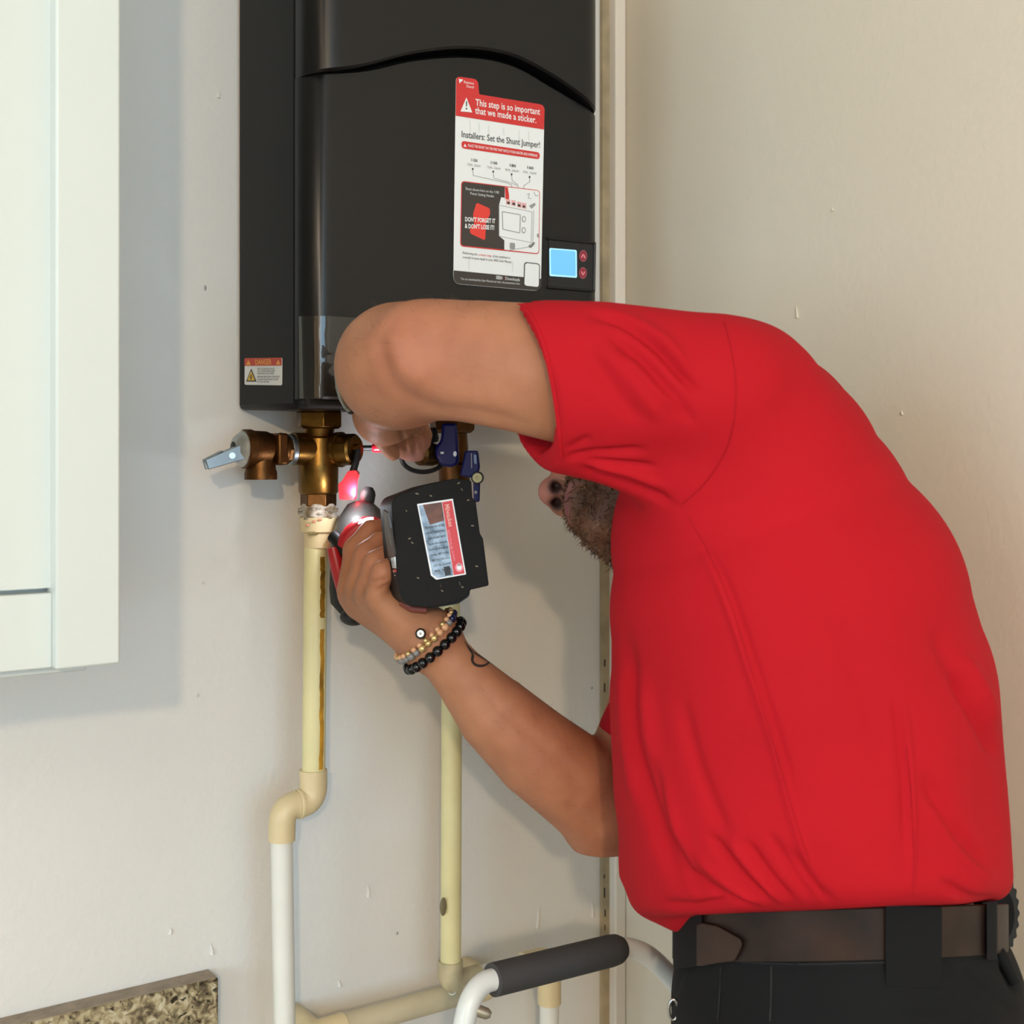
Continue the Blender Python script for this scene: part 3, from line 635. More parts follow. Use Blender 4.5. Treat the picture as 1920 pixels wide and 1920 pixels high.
ob('snap_button', MB().lathe([(rw * .55, -.004), (rw * .5, .006), (rw * .25, .009)], sb, RT * .7 + UP * -.2 - FW * .1, 14), mat('worn metal', (150, 140, 120), .45, .6), wk, smooth=40)
# ------------------------------------------------------------------ sculpting: signed-distance fields in camera axes (right, forward, up), surfaced as one mesh
def cv(px, py, d): return np.array([(px - 960) / FPX * d, d, (HOR - py) / FPX * d])
def wv(V): return [CAM + RT * a + FW * b + UP * c for a, b, c in V]
class Field:
    def __init__(s, lo, hi, h):
        s.h = h; s.lo = np.array(lo, float); n = [int((hi[i] - lo[i]) / h) + 1 for i in range(3)]
        s.ax = [s.lo[i] + h * np.arange(n[i]) for i in range(3)]; s.f = np.full(n, .06, np.float32)
    def win(s, lo, hi):
        sl = []
        for i in range(3):
            a = int(np.clip((lo[i] - s.lo[i]) / s.h, 0, len(s.ax[i]))); b = int(np.clip((hi[i] - s.lo[i]) / s.h + 2, 0, len(s.ax[i]))); sl.append(slice(a, b))
        return tuple(sl), [s.ax[0][sl[0]][:, None, None].astype(np.float32), s.ax[1][sl[1]][None, :, None].astype(np.float32), s.ax[2][sl[2]][None, None, :].astype(np.float32)]
    def put(s, sl, d, k, sub=False):
        f = s.f[sl]
        if f.size == 0: return
        if sub:
            d = -d; h = np.maximum(k - np.abs(f - d), 0) / k; s.f[sl] = np.maximum(f, d) + h * h * k * .25
        else:
            h = np.maximum(k - np.abs(f - d), 0) / k; s.f[sl] = np.minimum(f, d) - h * h * k * .25
    def chain(s, pts, k=.01, flat=None, sub=False):
        """pts: ((a,b,c), r) ...; flat=(axis vector, factor): metric stretched along an axis"""
        P = [np.array(p[0], float) for p in pts]; r = [p[1] for p in pts]
        M = np.eye(3)
        if flat: e = np.array(flat[0], float); e /= np.linalg.norm(e); M = np.eye(3) + (flat[1] - 1) * np.outer(e, e)
        R_ = max(r) / (min(1, flat[1]) if flat else 1) + k + .008
        lo = np.min(P, 0) - R_; hi = np.max(P, 0) + R_
        sl, X = s.win(lo, hi); Q = [M[i, 0] * X[0] + M[i, 1] * X[1] + M[i, 2] * X[2] for i in range(3)] if flat else X
        D = None
        for i in range(max(1, len(P) - 1)):
            a = M @ P[i]; b = M @ P[min(i + 1, len(P) - 1)]; ab = b - a; L = float(ab @ ab)
            if L < 1e-12: t = 0.0; dd = sum((Q[j] - a[j]) ** 2 for j in range(3))
            else:
                t = np.clip(sum((Q[j] - a[j]) * ab[j] for j in range(3)) / L, 0, 1); dd = sum((Q[j] - a[j] - t * ab[j]) ** 2 for j in range(3))
            d = np.sqrt(dd) - (r[i] + (r[min(i + 1, len(P) - 1)] - r[i]) * t)
            D = d if D is None else np.minimum(D, d)
        if flat and flat[1] < 1: D = D * 1.0
        s.put(sl, D.astype(np.float32), k, sub)
    def ell(s, c, r, B=None, k=.01, sub=False):
        c = np.array(c, float); r = np.array(r, float); B = np.eye(3) if B is None else np.array(B, float)   # rows of B: local axes
        R_ = r.max() + k + .006; sl, X = s.win(c - R_, c + R_)
        q = [(B[i, 0] * (X[0] - c[0]) + B[i, 1] * (X[1] - c[1]) + B[i, 2] * (X[2] - c[2])) / r[i] for i in range(3)]
        k0 = np.sqrt(q[0] ** 2 + q[1] ** 2 + q[2] ** 2); k1 = np.sqrt((q[0] / r[0]) ** 2 + (q[1] / r[1]) ** 2 + (q[2] / r[2]) ** 2)
        s.put(sl, (k0 * (k0 - 1) / np.maximum(k1, 1e-6)).astype(np.float32), k, sub)
    def cut(s, p, n, k=.006):
        """keep the side the normal points away from"""
        n = np.array(n, float); n /= np.linalg.norm(n); X = [s.ax[0][:, None, None], s.ax[1][None, :, None], s.ax[2][None, None, :]]
        d = sum((X[j] - p[j]) * n[j] for j in range(3)).astype(np.float32)
        h = np.maximum(k - np.abs(s.f - d), 0) / k; s.f = np.maximum(s.f, d) + h * h * k * .25
    def mesh(s, smooth=2):
        f = s.f; f[0] = f[-1] = .06; f[:, 0] = f[:, -1] = .06; f[:, :, 0] = f[:, :, -1] = .06
        sg = f < 0; n = np.array(f.shape); c = np.zeros(n - 1, np.int8)
        offs = [(i, j, k) for i in (0, 1) for j in (0, 1) for k in (0, 1)]
        S = lambda a, o: a[o[0]:n[0] - 1 + o[0], o[1]:n[1] - 1 + o[1], o[2]:n[2] - 1 + o[2]]
        for o in offs: c += S(sg, o)
        act = (c > 0) & (c < 8); ii = np.argwhere(act); ids = np.full(n - 1, -1, np.int32); ids[act] = np.arange(len(ii))
        val = {o: f[ii[:, 0] + o[0], ii[:, 1] + o[1], ii[:, 2] + o[2]] for o in offs}
        acc = np.zeros((len(ii), 3)); cnt = np.zeros(len(ii))
        for o in offs:
            for axx in range(3):
                if o[axx] == 0:
                    p = list(o); p[axx] = 1; a = val[o]; b = val[tuple(p)]; m = (a < 0) != (b < 0)
                    t = np.where(m, a / np.where(m, a - b, 1), 0); q = np.tile(np.array(o, float), (len(ii), 1)); q[:, axx] += t
                    acc[m] += q[m]; cnt += m
        V = s.lo + s.h * (ii + acc / cnt[:, None])
        Fs = []
        for axx in range(3):
            b1, b2 = (axx + 1) % 3, (axx + 2) % 3
            sa = [slice(1, -1)] * 3; sb = [slice(1, -1)] * 3; sa[axx] = slice(0, -1); sb[axx] = slice(1, None)
            A = sg[tuple(sa)]; Bm = sg[tuple(sb)]; E = np.argwhere(A != Bm)
            if len(E) == 0: continue
            flip = A[E[:, 0], E[:, 1], E[:, 2]]
            I = E.copy(); I[:, b1] += 1; I[:, b2] += 1
            def cell(d1, d2): J = I.copy(); J[:, b1] += d1; J[:, b2] += d2; return ids[J[:, 0], J[:, 1], J[:, 2]]
            q = np.stack([cell(-1, -1), cell(0, -1), cell(0, 0), cell(-1, 0)], 1); q[~flip] = q[~flip][:, ::-1]; Fs.append(q)
        F = np.concatenate(Fs); F = F[(F >= 0).all(1)]
        e0 = F.ravel(); e1 = np.roll(F, -1, 1).ravel()
        for _ in range(smooth):
            den = np.bincount(e0, minlength=len(V)) + np.bincount(e1, minlength=len(V))
            W = np.stack([np.bincount(e0, V[e1, j], len(V)) + np.bincount(e1, V[e0, j], len(V)) for j in range(3)], 1) / np.maximum(den, 1)[:, None]
            V = V * .5 + W * .5
        return V, F
def normals(V, F):
    a = V[F[:, 2]] - V[F[:, 0]]; b = V[F[:, 3]] - V[F[:, 1]]; fn = np.cross(a, b)
    N = np.zeros_like(V)
    for k in range(4):
        for j in range(3): N[:, j] += np.bincount(F[:, k], fn[:, j], len(V))
    return N / np.maximum(np.linalg.norm(N, axis=1), 1e-12)[:, None]
def skin(name, V, F, m, parent, col=None, cname='tint'):
    base = rootloc(parent); me = bpy.data.meshes.new(name)
    Wd = np.array(CAM)[None] + V[:, :1] * np.array(RT) + V[:, 1:2] * np.array(FW) + V[:, 2:3] * np.array(UP) - np.array(base)
    me.vertices.add(len(V)); me.vertices.foreach_set('co', Wd.astype(np.float32).ravel())
    me.loops.add(len(F) * 4); me.polygons.add(len(F)); me.loops.foreach_set('vertex_index', F.astype(np.int32).ravel())
    me.polygons.foreach_set('loop_start', np.arange(0, len(F) * 4, 4, dtype=np.int32))
    me.update(calc_edges=True); me.validate(); me.shade_smooth(); me.materials.append(m)
    if col is not None:
        at_ = me.color_attributes.new(cname, 'FLOAT_COLOR', 'POINT'); at_.data.foreach_set('color', np.concatenate([col, np.ones((len(col), 1))], 1).astype(np.float32).ravel())
    o = bpy.data.objects.new(name, me); COL.objects.link(o); o.parent = parent; return o
def P2(V): return 960 + V[:, 0] / V[:, 1] * FPX, HOR - V[:, 2] / V[:, 1] * FPX
def dist_poly(px, py, pts):
    best = np.full(len(px), 1e9); tt = np.zeros(len(px)); pts = [tuple(p[:2]) for p in catmull([(x, y, 0) for x, y in pts], 5)]
    L = [math.dist(a, b) for a, b in zip(pts, pts[1:])]; tot = sum(L); run = 0
    for a, b, l in zip(pts, pts[1:], L):
        dx, dy = b[0] - a[0], b[1] - a[1]; t = np.clip(((px - a[0]) * dx + (py - a[1]) * dy) / (l * l + 1e-9), 0, 1)
        d = np.hypot(px - a[0] - t * dx, py - a[1] - t * dy); m = d < best; best[m] = d[m]; tt[m] = ((run + t * l) / tot)[m]; run += l
    return best, tt

person = empty('person', Vector((*at(1570, 1800, .98).xy, 0)), 'man in a red polo shirt and black trousers bending to turn a valve', 'person')
R3 = lambda px, p, d: (np.array(p), px * d / FPX)
def C(px, py, d, r): return (cv(px, py, d), r)          # joint: pixel, depth, radius in metres
def CP(px, py, d, rp): return (cv(px, py, d), rp * d / FPX)   # radius in pixels

# ---- head frame
nrm = lambda v: np.array(v, float) / np.linalg.norm(v)
hu = nrm((-.09, .96, .26)); nf = np.array((-.95, -.10, -.09)); nf = nrm(nf - hu * (nf @ hu)); hl = np.cross(hu, nf)
HB = np.stack([nf, hl, hu])
HO = cv(1011, 928, 1.09) - .116 * nf + .022 * hu
hd_ = lambda x, y, z: HO + x * nf + y * hl + z * hu

B = Field((-.17, .74, -.33), (.30, 1.30, .135), .0021)
# torso core and neck under the shirt
B.chain([CP(1480, 1250, 1.0, 170), CP(1440, 1050, 1.0, 170), CP(1400, 880, 1.0, 140)], .02)
B.chain([CP(1400, 870, 1.02, 120), (hd_(-.03, 0, -.10), .056), (hd_(-.01, 0, -.03), .06)], .03)
B.chain([CP(1330, 750, .91, 95), CP(1390, 850, 1.0, 120), CP(1400, 950, 1.12, 100)], .03)
# raised near arm
B.chain([CP(1300, 740, .89, 110), CP(1150, 705, .885, 124), CP(1020, 690, .89, 120), CP(900, 676, .905, 112), CP(800, 676, .93, 112), CP(752, 682, .95, 107)], .02)
B.chain([CP(1070, 752, .885, 84), CP(950, 738, .885, 68), CP(860, 724, .90, 64), CP(770, 708, .93, 70)], .006)
B.ell(cv(775, 652, .906), (.022, .016, .020), k=.03)
B.chain([CP(742, 692, .955, 104), CP(734, 694, 1.0, 97), CP(722, 716, 1.06, 76), CP(716, 756, 1.12, 55), CP(720, 778, 1.14, 52)], .022)
# near hand round the valve cap
B.chain([CP(720, 775, 1.14, 54), CP(734, 782, 1.155, 42)], .012)
B.chain([CP(750, 778, 1.152, 42), CP(772, 788, 1.165, 30)], .012)
for pts in ([(718, 804, 1.150, 18.5), (736, 829, 1.165, 17), (752, 843, 1.180, 15), (762, 851, 1.192, 13)],
            [(742, 806, 1.160, 18.5), (757, 831, 1.172, 17), (768, 845, 1.188, 15), (774, 854, 1.20, 13)],
            [(766, 804, 1.168, 18), (778, 827, 1.180, 16.5), (784, 842, 1.195, 15), (784, 853, 1.205, 13)],
            [(787, 797, 1.178, 16), (796, 815, 1.19, 15), (795, 831, 1.20, 13.5)],
            [(694, 790, 1.140, 18), (708, 816, 1.143, 16.5), (728, 842, 1.152, 14.5), (738, 852, 1.158, 13)]):
    B.chain([CP(*p) for p in pts], .0018)
# far arm: shoulder hidden by the shirt, elbow low, forearm up to the drill
B.chain([CP(1420, 900, 1.13, 120), CP(1270, 1250, 1.14, 100), CP(1165, 1480, 1.12, 82), CP(1138, 1540, 1.11, 66)], .02)
B.chain([CP(813, 1207, 1.065, 46), CP(858, 1260, 1.068, 52), CP(930, 1340, 1.075, 73), CP(1008, 1412, 1.085, 84), CP(1080, 1466, 1.095, 89), CP(1118, 1510, 1.10, 82), CP(1136, 1548, 1.105, 60)], .016)
B.chain([CP(1128, 1566, 1.105, 40), CP(1140, 1576, 1.107, 30)], .02)
# far hand: palm, four fingers round the handle, thumb behind it
for a in ((660, 1116, 1.125, 27), (674, 1112, 1.10, 26), (692, 1114, 1.08, 25), (710, 1120, 1.062, 23)):
    B.chain([CP(*a), CP((a[0] * .45 + 800 * .55), (a[1] * .45 + 1192 * .55) - 4, 1.075 + .3 * (a[2] - 1.075), 32), CP(806, 1198, 1.068, 42)], .014)
B.chain([CP(676, 1134, 1.115, 26), CP(745, 1172, 1.085, 34), CP(800, 1200, 1.068, 42)], .012)
fing = ([(657, 1106, 1.125, 25.5), (667, 1030, 1.125, 21.5), (694, 994, 1.130, 20), (728, 990, 1.15, 17)],
        [(671, 1100, 1.102, 25), (686, 1040, 1.098, 21), (712, 1014, 1.106, 19), (746, 1014, 1.13, 16.5)],
        [(688, 1100, 1.080, 24.5), (704, 1056, 1.074, 20.5), (730, 1036, 1.082, 18.5), (760, 1034, 1.105, 16)],
        [(707, 1106, 1.060, 22.5), (718, 1074, 1.052, 18.5), (738, 1058, 1.06, 17), (764, 1056, 1.08, 14.5)])
for pts in fing: B.chain([CP(*p) for p in pts], .0028)
for pts in fing: B.ell(cv(*pts[1][:3]), (.0095, .0095, .0095), k=.006)
B.chain([CP(770, 1176, 1.085, 36), CP(742, 1128, 1.11, 30), CP(740, 1080, 1.14, 24), CP(766, 1052, 1.15, 20), CP(790, 1046, 1.155, 17)], .006)
# head
B.ell(hd_(-.012, 0, .045), (.097, .077, .088), HB, .02)
B.ell(hd_(.036, 0, -.028), (.056, .060, .080), HB, .02)
B.chain([(hd_(.012, .052, -.058), .020), (hd_(.060, .022, -.098), .018), (hd_(.074, 0, -.102), .021), (hd_(.060, -.022, -.098), .018), (hd_(.012, -.052, -.058), .020)], .022)
B.chain([(hd_(.078, .032, .040), .009), (hd_(.088, .0, .042), .010), (hd_(.078, -.032, .040), .009)], .02)
for sg in (-1, 1):
    B.ell(hd_(.058, .034 * sg, -.012), (.024, .022, .022), HB, .02)       # cheek
    B.ell(hd_(.086, .032 * sg, .020), (.012, .016, .012), HB, .012, sub=True)
    B.ell(hd_(.074, .032 * sg, .020), (.0125, .0125, .0125), HB, .003)
    B.ell(hd_(-.012, .078 * sg, .0), (.026, .008, .033), HB, .008)
    B.ell(hd_(-.004, .083 * sg, .004), (.014, .006, .020), HB, .006, sub=True)
B.chain([(hd_(.090, 0, .028), .0075), (hd_(.098, 0, .004), .0095), (hd_(.104, 0, -.016), .0125)], .012)
for sg in (-1, 1): B.ell(hd_(.095, .0125 * sg, -.021), (.0115, .0085, .0095), HB, .006)
for sg in (-1, 1): B.chain([(hd_(.1045, .0074 * sg, -.040), .0042), (hd_(.102, .0070 * sg, -.022), .0034)], .003, sub=True)
B.ell(hd_(.086, 0, -.047), (.010, .026, .012), HB, .012)                   # moustache pad
B.ell(hd_(.0925, 0, -.056), (.0075, .021, .0055), HB, .005); B.ell(hd_(.090, 0, -.068), (.0085, .019, .0065), HB, .005)
B.chain([(hd_(.098, .022, -.0615), .0018), (hd_(.1025, 0, -.0615), .0022), (hd_(.098, -.022, -.0615), .0018)], .003, sub=True)
V, F = B.mesh(2); N = normals(V, F); px, py = P2(V)
# tendons and creases of the skin, pressed into the surface itself
bd_ = np.zeros(len(V)); bf = np.clip(-(N * (V / np.linalg.norm(V, axis=1)[:, None])).sum(1) * 2 + .2, 0, 1)
for pts, A, wd, lo_, hi_ in (([(728, 616), (716, 655), (722, 695), (748, 735), (810, 766), (900, 778), (1015, 806)], -2.7, 17, .7, 1.02), ([(745, 612), (742, 650), (760, 690), (800, 725)], 2.4, 20, .7, 1.0), ([(770, 612), (850, 600), (940, 604)], 1.4, 24, .7, 1.0), ([(690, 620), (668, 680), (676, 740)], 1.6, 22, .7, 1.06),
        ([(688, 1098), (708, 1090), (730, 1086)], -1.6, 4.5, 1.0, 1.2), ([(700, 1112), (722, 1100), (738, 1092)], -1.2, 4.5, 1.0, 1.2), ([(655, 1120), (690, 1140), (740, 1180)], 1.0, 12, 1.0, 1.2), ([(672, 1108), (710, 1140), (760, 1184)], 1.0, 9, 1.0, 1.2), ([(690, 1104), (726, 1138), (772, 1180)], .9, 9, 1.0, 1.2),
        ([(880, 1270), (960, 1350), (1050, 1430), (1110, 1500)], -1.3, 16, 1.0, 1.2), ([(860, 1290), (930, 1390), (1020, 1480), (1090, 1550)], 1.2, 18, 1.0, 1.2), ([(1060, 1500), (1100, 1545), (1135, 1570)], -1.6, 12, 1.0, 1.2), ([(790, 1176), (800, 1190), (822, 1176)], -.6, 5, 1.0, 1.2), ([(748, 802), (758, 826), (765, 852)], -2.6, 4.5, 1.08, 1.3), ([(768, 798), (777, 824), (778, 852)], -2.6, 4.5, 1.08, 1.3), ([(786, 798), (791, 820), (789, 846)], -2.4, 4, 1.08, 1.3)):
    d, t = dist_poly(px, py, pts); bd_ += A * .001 * np.exp(-(d / wd) ** 2) * np.clip(np.sin(np.pi * np.clip(t, .02, .98)) * 2, 0, 1) * ((V[:, 1] > lo_) & (V[:, 1] < hi_))
V = V + N * (bd_ * bf)[:, None]; N = normals(V, F); px, py = P2(V)
# skin tints, with the shade inside the nostrils painted in as well
skinc = np.array(lin(170, 117, 85)[:3]); colr = np.tile(skinc, (len(V), 1))
def blend(col, mk): 
    global colr
    colr = colr * (1 - mk[:, None]) + np.array(lin(*col)[:3]) * mk[:, None]
G = lambda p, r: np.exp(-(((V - np.array(p)) ** 2).sum(1)) / r ** 2)
hm = (V - HO) @ HB.T; inhead = ((np.abs(hm[:, 0]) < .14) & (np.abs(hm[:, 1]) < .1) & (np.abs(hm[:, 2] + .01) < .15)).astype(float)
blend((176, 104, 80), .65 * G(cv(780, 655, .90), .035)); blend((178, 110, 84), .4 * G(cv(880, 640, .86), .05)); blend((150, 104, 80), .6 * G(cv(650, 730, 1.0), .05))
blend((172, 106, 78), .45 * np.clip((px < 1170) & (py > 1230) & (px > 800), 0, 1) * np.clip((V[:, 0] - cv(840, 1300, 1.07)[0]) / .08, 0, 1))
blend((206, 132, 116), .8 * G(hd_(.112, 0, -.022), .022))
for p_ in fing:
    for q in p_[1:3]: blend((186, 112, 84), .55 * G(cv(*q[:3]), .011))
blend((206, 150, 138), .9 * G(cv(772, 856, 1.19), .016))
beard = inhead * np.clip((-.038 - hm[:, 2]) / .012, 0, 1) * np.clip((hm[:, 0] + .03) / .02, 0, 1)
beard = np.maximum(beard, inhead * np.clip((.088 - np.abs(hm[:, 0] - .0)) / .012, 0, 1) * np.clip((np.abs(hm[:, 1]) - .030) / .01, 0, 1) * np.clip((.0 - hm[:, 2]) / .01, 0, 1))
lipm = inhead * np.exp(-(((hm - np.array([.097, 0, -.0615])) / np.array([.014, .021, .0085])) ** 2).sum(1) * 1.3)
beard = beard * (1 - np.clip(lipm * 1.6, 0, 1)) * (1 - np.clip(G(hd_(.108, 0, -.016), .024) * 1.4, 0, 1))
scalp = inhead * np.clip((hm[:, 2] - .055 - .5 * np.maximum(hm[:, 0], -.02)) / .012, 0, 1)
blend((76, 52, 38), beard * .85); blend((40, 30, 24), scalp); blend((142, 84, 84), np.clip(lipm * 1.3, 0, .95))
blend((44, 32, 26), .85 * inhead * np.exp(-(((hm[:, 2] - .041) / .006) ** 2)) * np.clip(1 - np.abs(np.abs(hm[:, 1]) - .032) / .022, 0, 1) * (hm[:, 0] > .05))
blend((26, 14, 11), np.clip(1.5 * (G(hd_(.1015, .0070, -.021), .0058) + G(hd_(.1015, -.0070, -.021), .0058) + G(hd_(.103, .0072, -.028), .0055) + G(hd_(.103, -.0072, -.028), .0055)), 0, .9))  # dark shade of the nostril holes, painted into the skin colour
m_skin = mat('skin', (184, 126, 92), .56, bump=.4, bscale=240, var=.17, vscale=36, attr='tint', detail=5, bdist=.0008, subs=.12, spec=.28)
body = skin('body', V, F, m_skin, person, colr)
bodyT = BVHTree.FromPolygons([tuple(v) for v in V], [tuple(f) for f in F])
def hit(tree, px, py):
    d = Vector(cv(px, py, 1.0)).normalized(); r = tree.ray_cast(Vector((0, 0, 0)), d); return r   # location, normal in camera axes
# ---- hair of beard, moustache, brow and forearm: fine tapering strands
def strands(name, idx, n, length, width, direction, m, jit=.5, lift=.35, curl=.4):
    Vs = []; Fs = []; pick = rng.choice(idx, n)
    for i in pick:
        p = V[i] + rng.normal(0, .0009, 3); nn = N[i]; d = direction(V[i]) if callable(direction) else np.array(direction)
        d = d - nn * (d @ nn); d = nrm(d + rng.normal(0, jit, 3) + 1e-6); d = nrm(d * (1 - lift) + nn * lift + rng.normal(0, .15, 3)); L = length * rng.uniform(.5, 1.2)
        sd = nrm(np.cross(d, rng.normal(0, 1, 3))); b = p - nn * .0006; mid = b + d * L * .55; tip = b + d * L + (rng.normal(0, curl, 3) - nn * .3) * L * .4
        o = len(Vs); wd = width * rng.uniform(.7, 1.3); s2 = np.cross(d, sd)
        Vs += [b + sd * wd, b - sd * wd * .5 + s2 * wd * .87, b - sd * wd * .5 - s2 * wd * .87, mid + sd * wd * .8, mid - sd * wd * .4 + s2 * wd * .7, mid - sd * wd * .4 - s2 * wd * .7, tip]
        for k in range(3):
            k2 = (k + 1) % 3; Fs += [(o + k, o + k2, o + 3 + k2, o + 3 + k), (o + 3 + k, o + 3 + k2, o + 6)]
    o_ = ob(name, MB().add(wv(Vs), Fs), m, person, kind='stuff'); return o_
m_hair = mat('beard hair', (66, 44, 30), .5, var=.5, vscale=120, vcol=(128, 88, 58)); m_hair2 = mat('dark hair', (38, 29, 24), .5)
bi = np.where(beard > .5)[0]; down = -hu
strands('beard', bi, 11000, .0075, .00038, lambda p: -hu * .8 - nf * .1 + hl * .0, m_hair, .7, .34, .5)
mo = np.where((inhead > 0) & (beard > .4) & (hm[:, 2] > -.056) & (np.abs(hm[:, 1]) < .034) & (hm[:, 0] > .06))[0]
if len(mo): strands('moustache', mo, 600, .008, .00030, lambda p: -hu + hl * np.sign((p - HO) @ hl) * .8, m_hair, .3, .25, .3)
br = np.where((inhead > 0) & (np.abs(hm[:, 2] - .041) < .007) & (np.abs(np.abs(hm[:, 1]) - .032) < .02) & (hm[:, 0] > .05))[0]
strands('eyebrow', br, 420, .010, .00032, lambda p: hl * np.sign((p - HO) @ hl) + hu * .2, m_hair2, .3, .35, .3)
hr = np.where(scalp > .6)[0]
strands('hair', hr, 2600, .016, .0004, lambda p: -nf * .8 + hl * .1, m_hair2, .4, .35, .3)
ar = np.where(((px > 700) & (px < 1050) & (py < 640) & (py > 540) & (V[:, 1] < 1.0)) | ((px > 880) & (px < 1150) & (py > 1200) & (py < 1560) & (V[:, 1] > 1.0)) | ((px > 620) & (px < 760) & (py > 560) & (py < 800) & (V[:, 1] < 1.08)))[0]
strands('arm_hair', ar, 420, .009, .00008, (-.6, .3, .4), m_hair, .5, .35, .5)

# ---- tattoo: a drop-shaped loop of ink lying on the forearm
def on_body(pts, lift=.0004, tree=None):
    out = []
    for x, y in pts:
        h = hit(tree or bodyT, x, y)
        if h[0] is not None: out.append((np.array(h[0]) + np.array(h[1]) * lift, np.array(h[1])))
    return out
def ribbon(name, pts, wpx, m, parent, tree=None, lift=.0004, taper=True):
    S = on_body([tuple(p[:2]) for p in catmull([(x, y, 0) for x, y in pts], 5)], lift, tree); Vs = []; Fs = []
    for i, (p, nn) in enumerate(S):
        t = S[min(i + 1, len(S) - 1)][0] - S[max(i - 1, 0)][0]; sd = np.cross(nn, t); sd = sd / (np.linalg.norm(sd) + 1e-9)
        wd = wpx * p[1] / FPX / 2 * (.45 + .55 * math.sin(math.pi * (i + .5) / len(S)) if taper else 1)
        Vs += [p + sd * wd, p - sd * wd]
    for i in range(len(S) - 1): Fs.append((2 * i, 2 * i + 1, 2 * i + 3, 2 * i + 2))
    return ob(name, MB().add(wv(Vs), Fs), m, parent)
m_tat = mat('tattoo ink', (48, 38, 34), .55)
tt_ = ribbon('tattoo', [(871, 1203), (879, 1217), (886, 1228), (885, 1238), (890, 1246), (900, 1249), (910, 1247), (919, 1241)], 6.2, m_tat, body)
tt_['label'] = 'drop-shaped tattoo'
ribbon('tattoo', [(874, 1208), (886, 1222), (898, 1230), (908, 1236), (922, 1245)], 5.6, m_tat, body)

# ---- polo shirt
e2 = np.array((.222, 1, -.17)); SC = .80
S = Field((-.045, .72, -.385), (.41, 1.22, .125), .0024)
secs = [((1232, 1760), (1884, 1716)), ((1172, 1620), (1874, 1600)), ((1152, 1480), (1864, 1450)), ((1147, 1330), (1852, 1292)), ((1147, 1180), (1806, 1125)), ((1149, 1050), (1716, 990)), ((1168, 960), (1648, 862)), ((1222, 925), (1556, 745)), ((1262, 890), (1462, 656))]
pts = []
for i, (a, b) in enumerate(secs):
    d = .965 if i < 6 else (.95, .93, .91)[i - 6]
    pts.append(CP((a[0] + b[0]) / 2, (a[1] + b[1]) / 2, d, math.dist(a, b) / 2))
S.chain(pts, .03, flat=(e2, SC))
# far shoulder mass keeps the chest full behind the near one
S.chain([CP(1440, 810, 1.02, 150), CP(1420, 900, 1.10, 145)], .04)
S.chain([CP(1385, 755, .90, 148), CP(1330, 742, .875, 152), CP(1230, 728, .872, 150), CP(1120, 718, .875, 152), CP(1020, 716, .88, 152), CP(940, 716, .89, 150)], .022)
S.chain([CP(1280, 905, .87, 45), CP(1160, 862, .875, 44), CP(1060, 826, .885, 40), CP(980, 800, .90, 36)], .03)
# sleeve mouth: plane through near rim, top, bottom and far rim
pl = np.array([cv(1024, 700, .815), cv(957, 571, .885), cv(1046, 866, .878), cv(936, 806, .94)]); cen = pl.mean(0)
u_, s_, vt = np.linalg.svd(pl - cen); pn = vt[2]; pn = pn if pn[0] < 0 else -pn
X = [S.ax[0][:, None, None], S.ax[1][None, :, None], S.ax[2][None, None, :]]
dpl = sum((X[j] - cen[j]) * pn[j] for j in range(3)).astype(np.float32)
near = (X[0] < cv(1147, 700, .965)[0] - .0) & (X[2] > cv(1100, 905, .9)[2]) & (X[1] > 0)
mm = np.broadcast_to(near, S.f.shape)
hh_ = np.maximum(.005 - np.abs(S.f - dpl), 0) / .005; S.f = np.where(mm, np.maximum(S.f, dpl) + hh_ * hh_ * .00125, S.f)
S.chain([CP(1120, 712, .876, 132), CP(1020, 708, .884, 136), CP(900, 702, .90, 142)], .004, sub=True)
S.chain([CP(1110, 800, .885, 38), CP(1030, 806, .89, 42), CP(900, 780, .91, 44)], .004, sub=True)
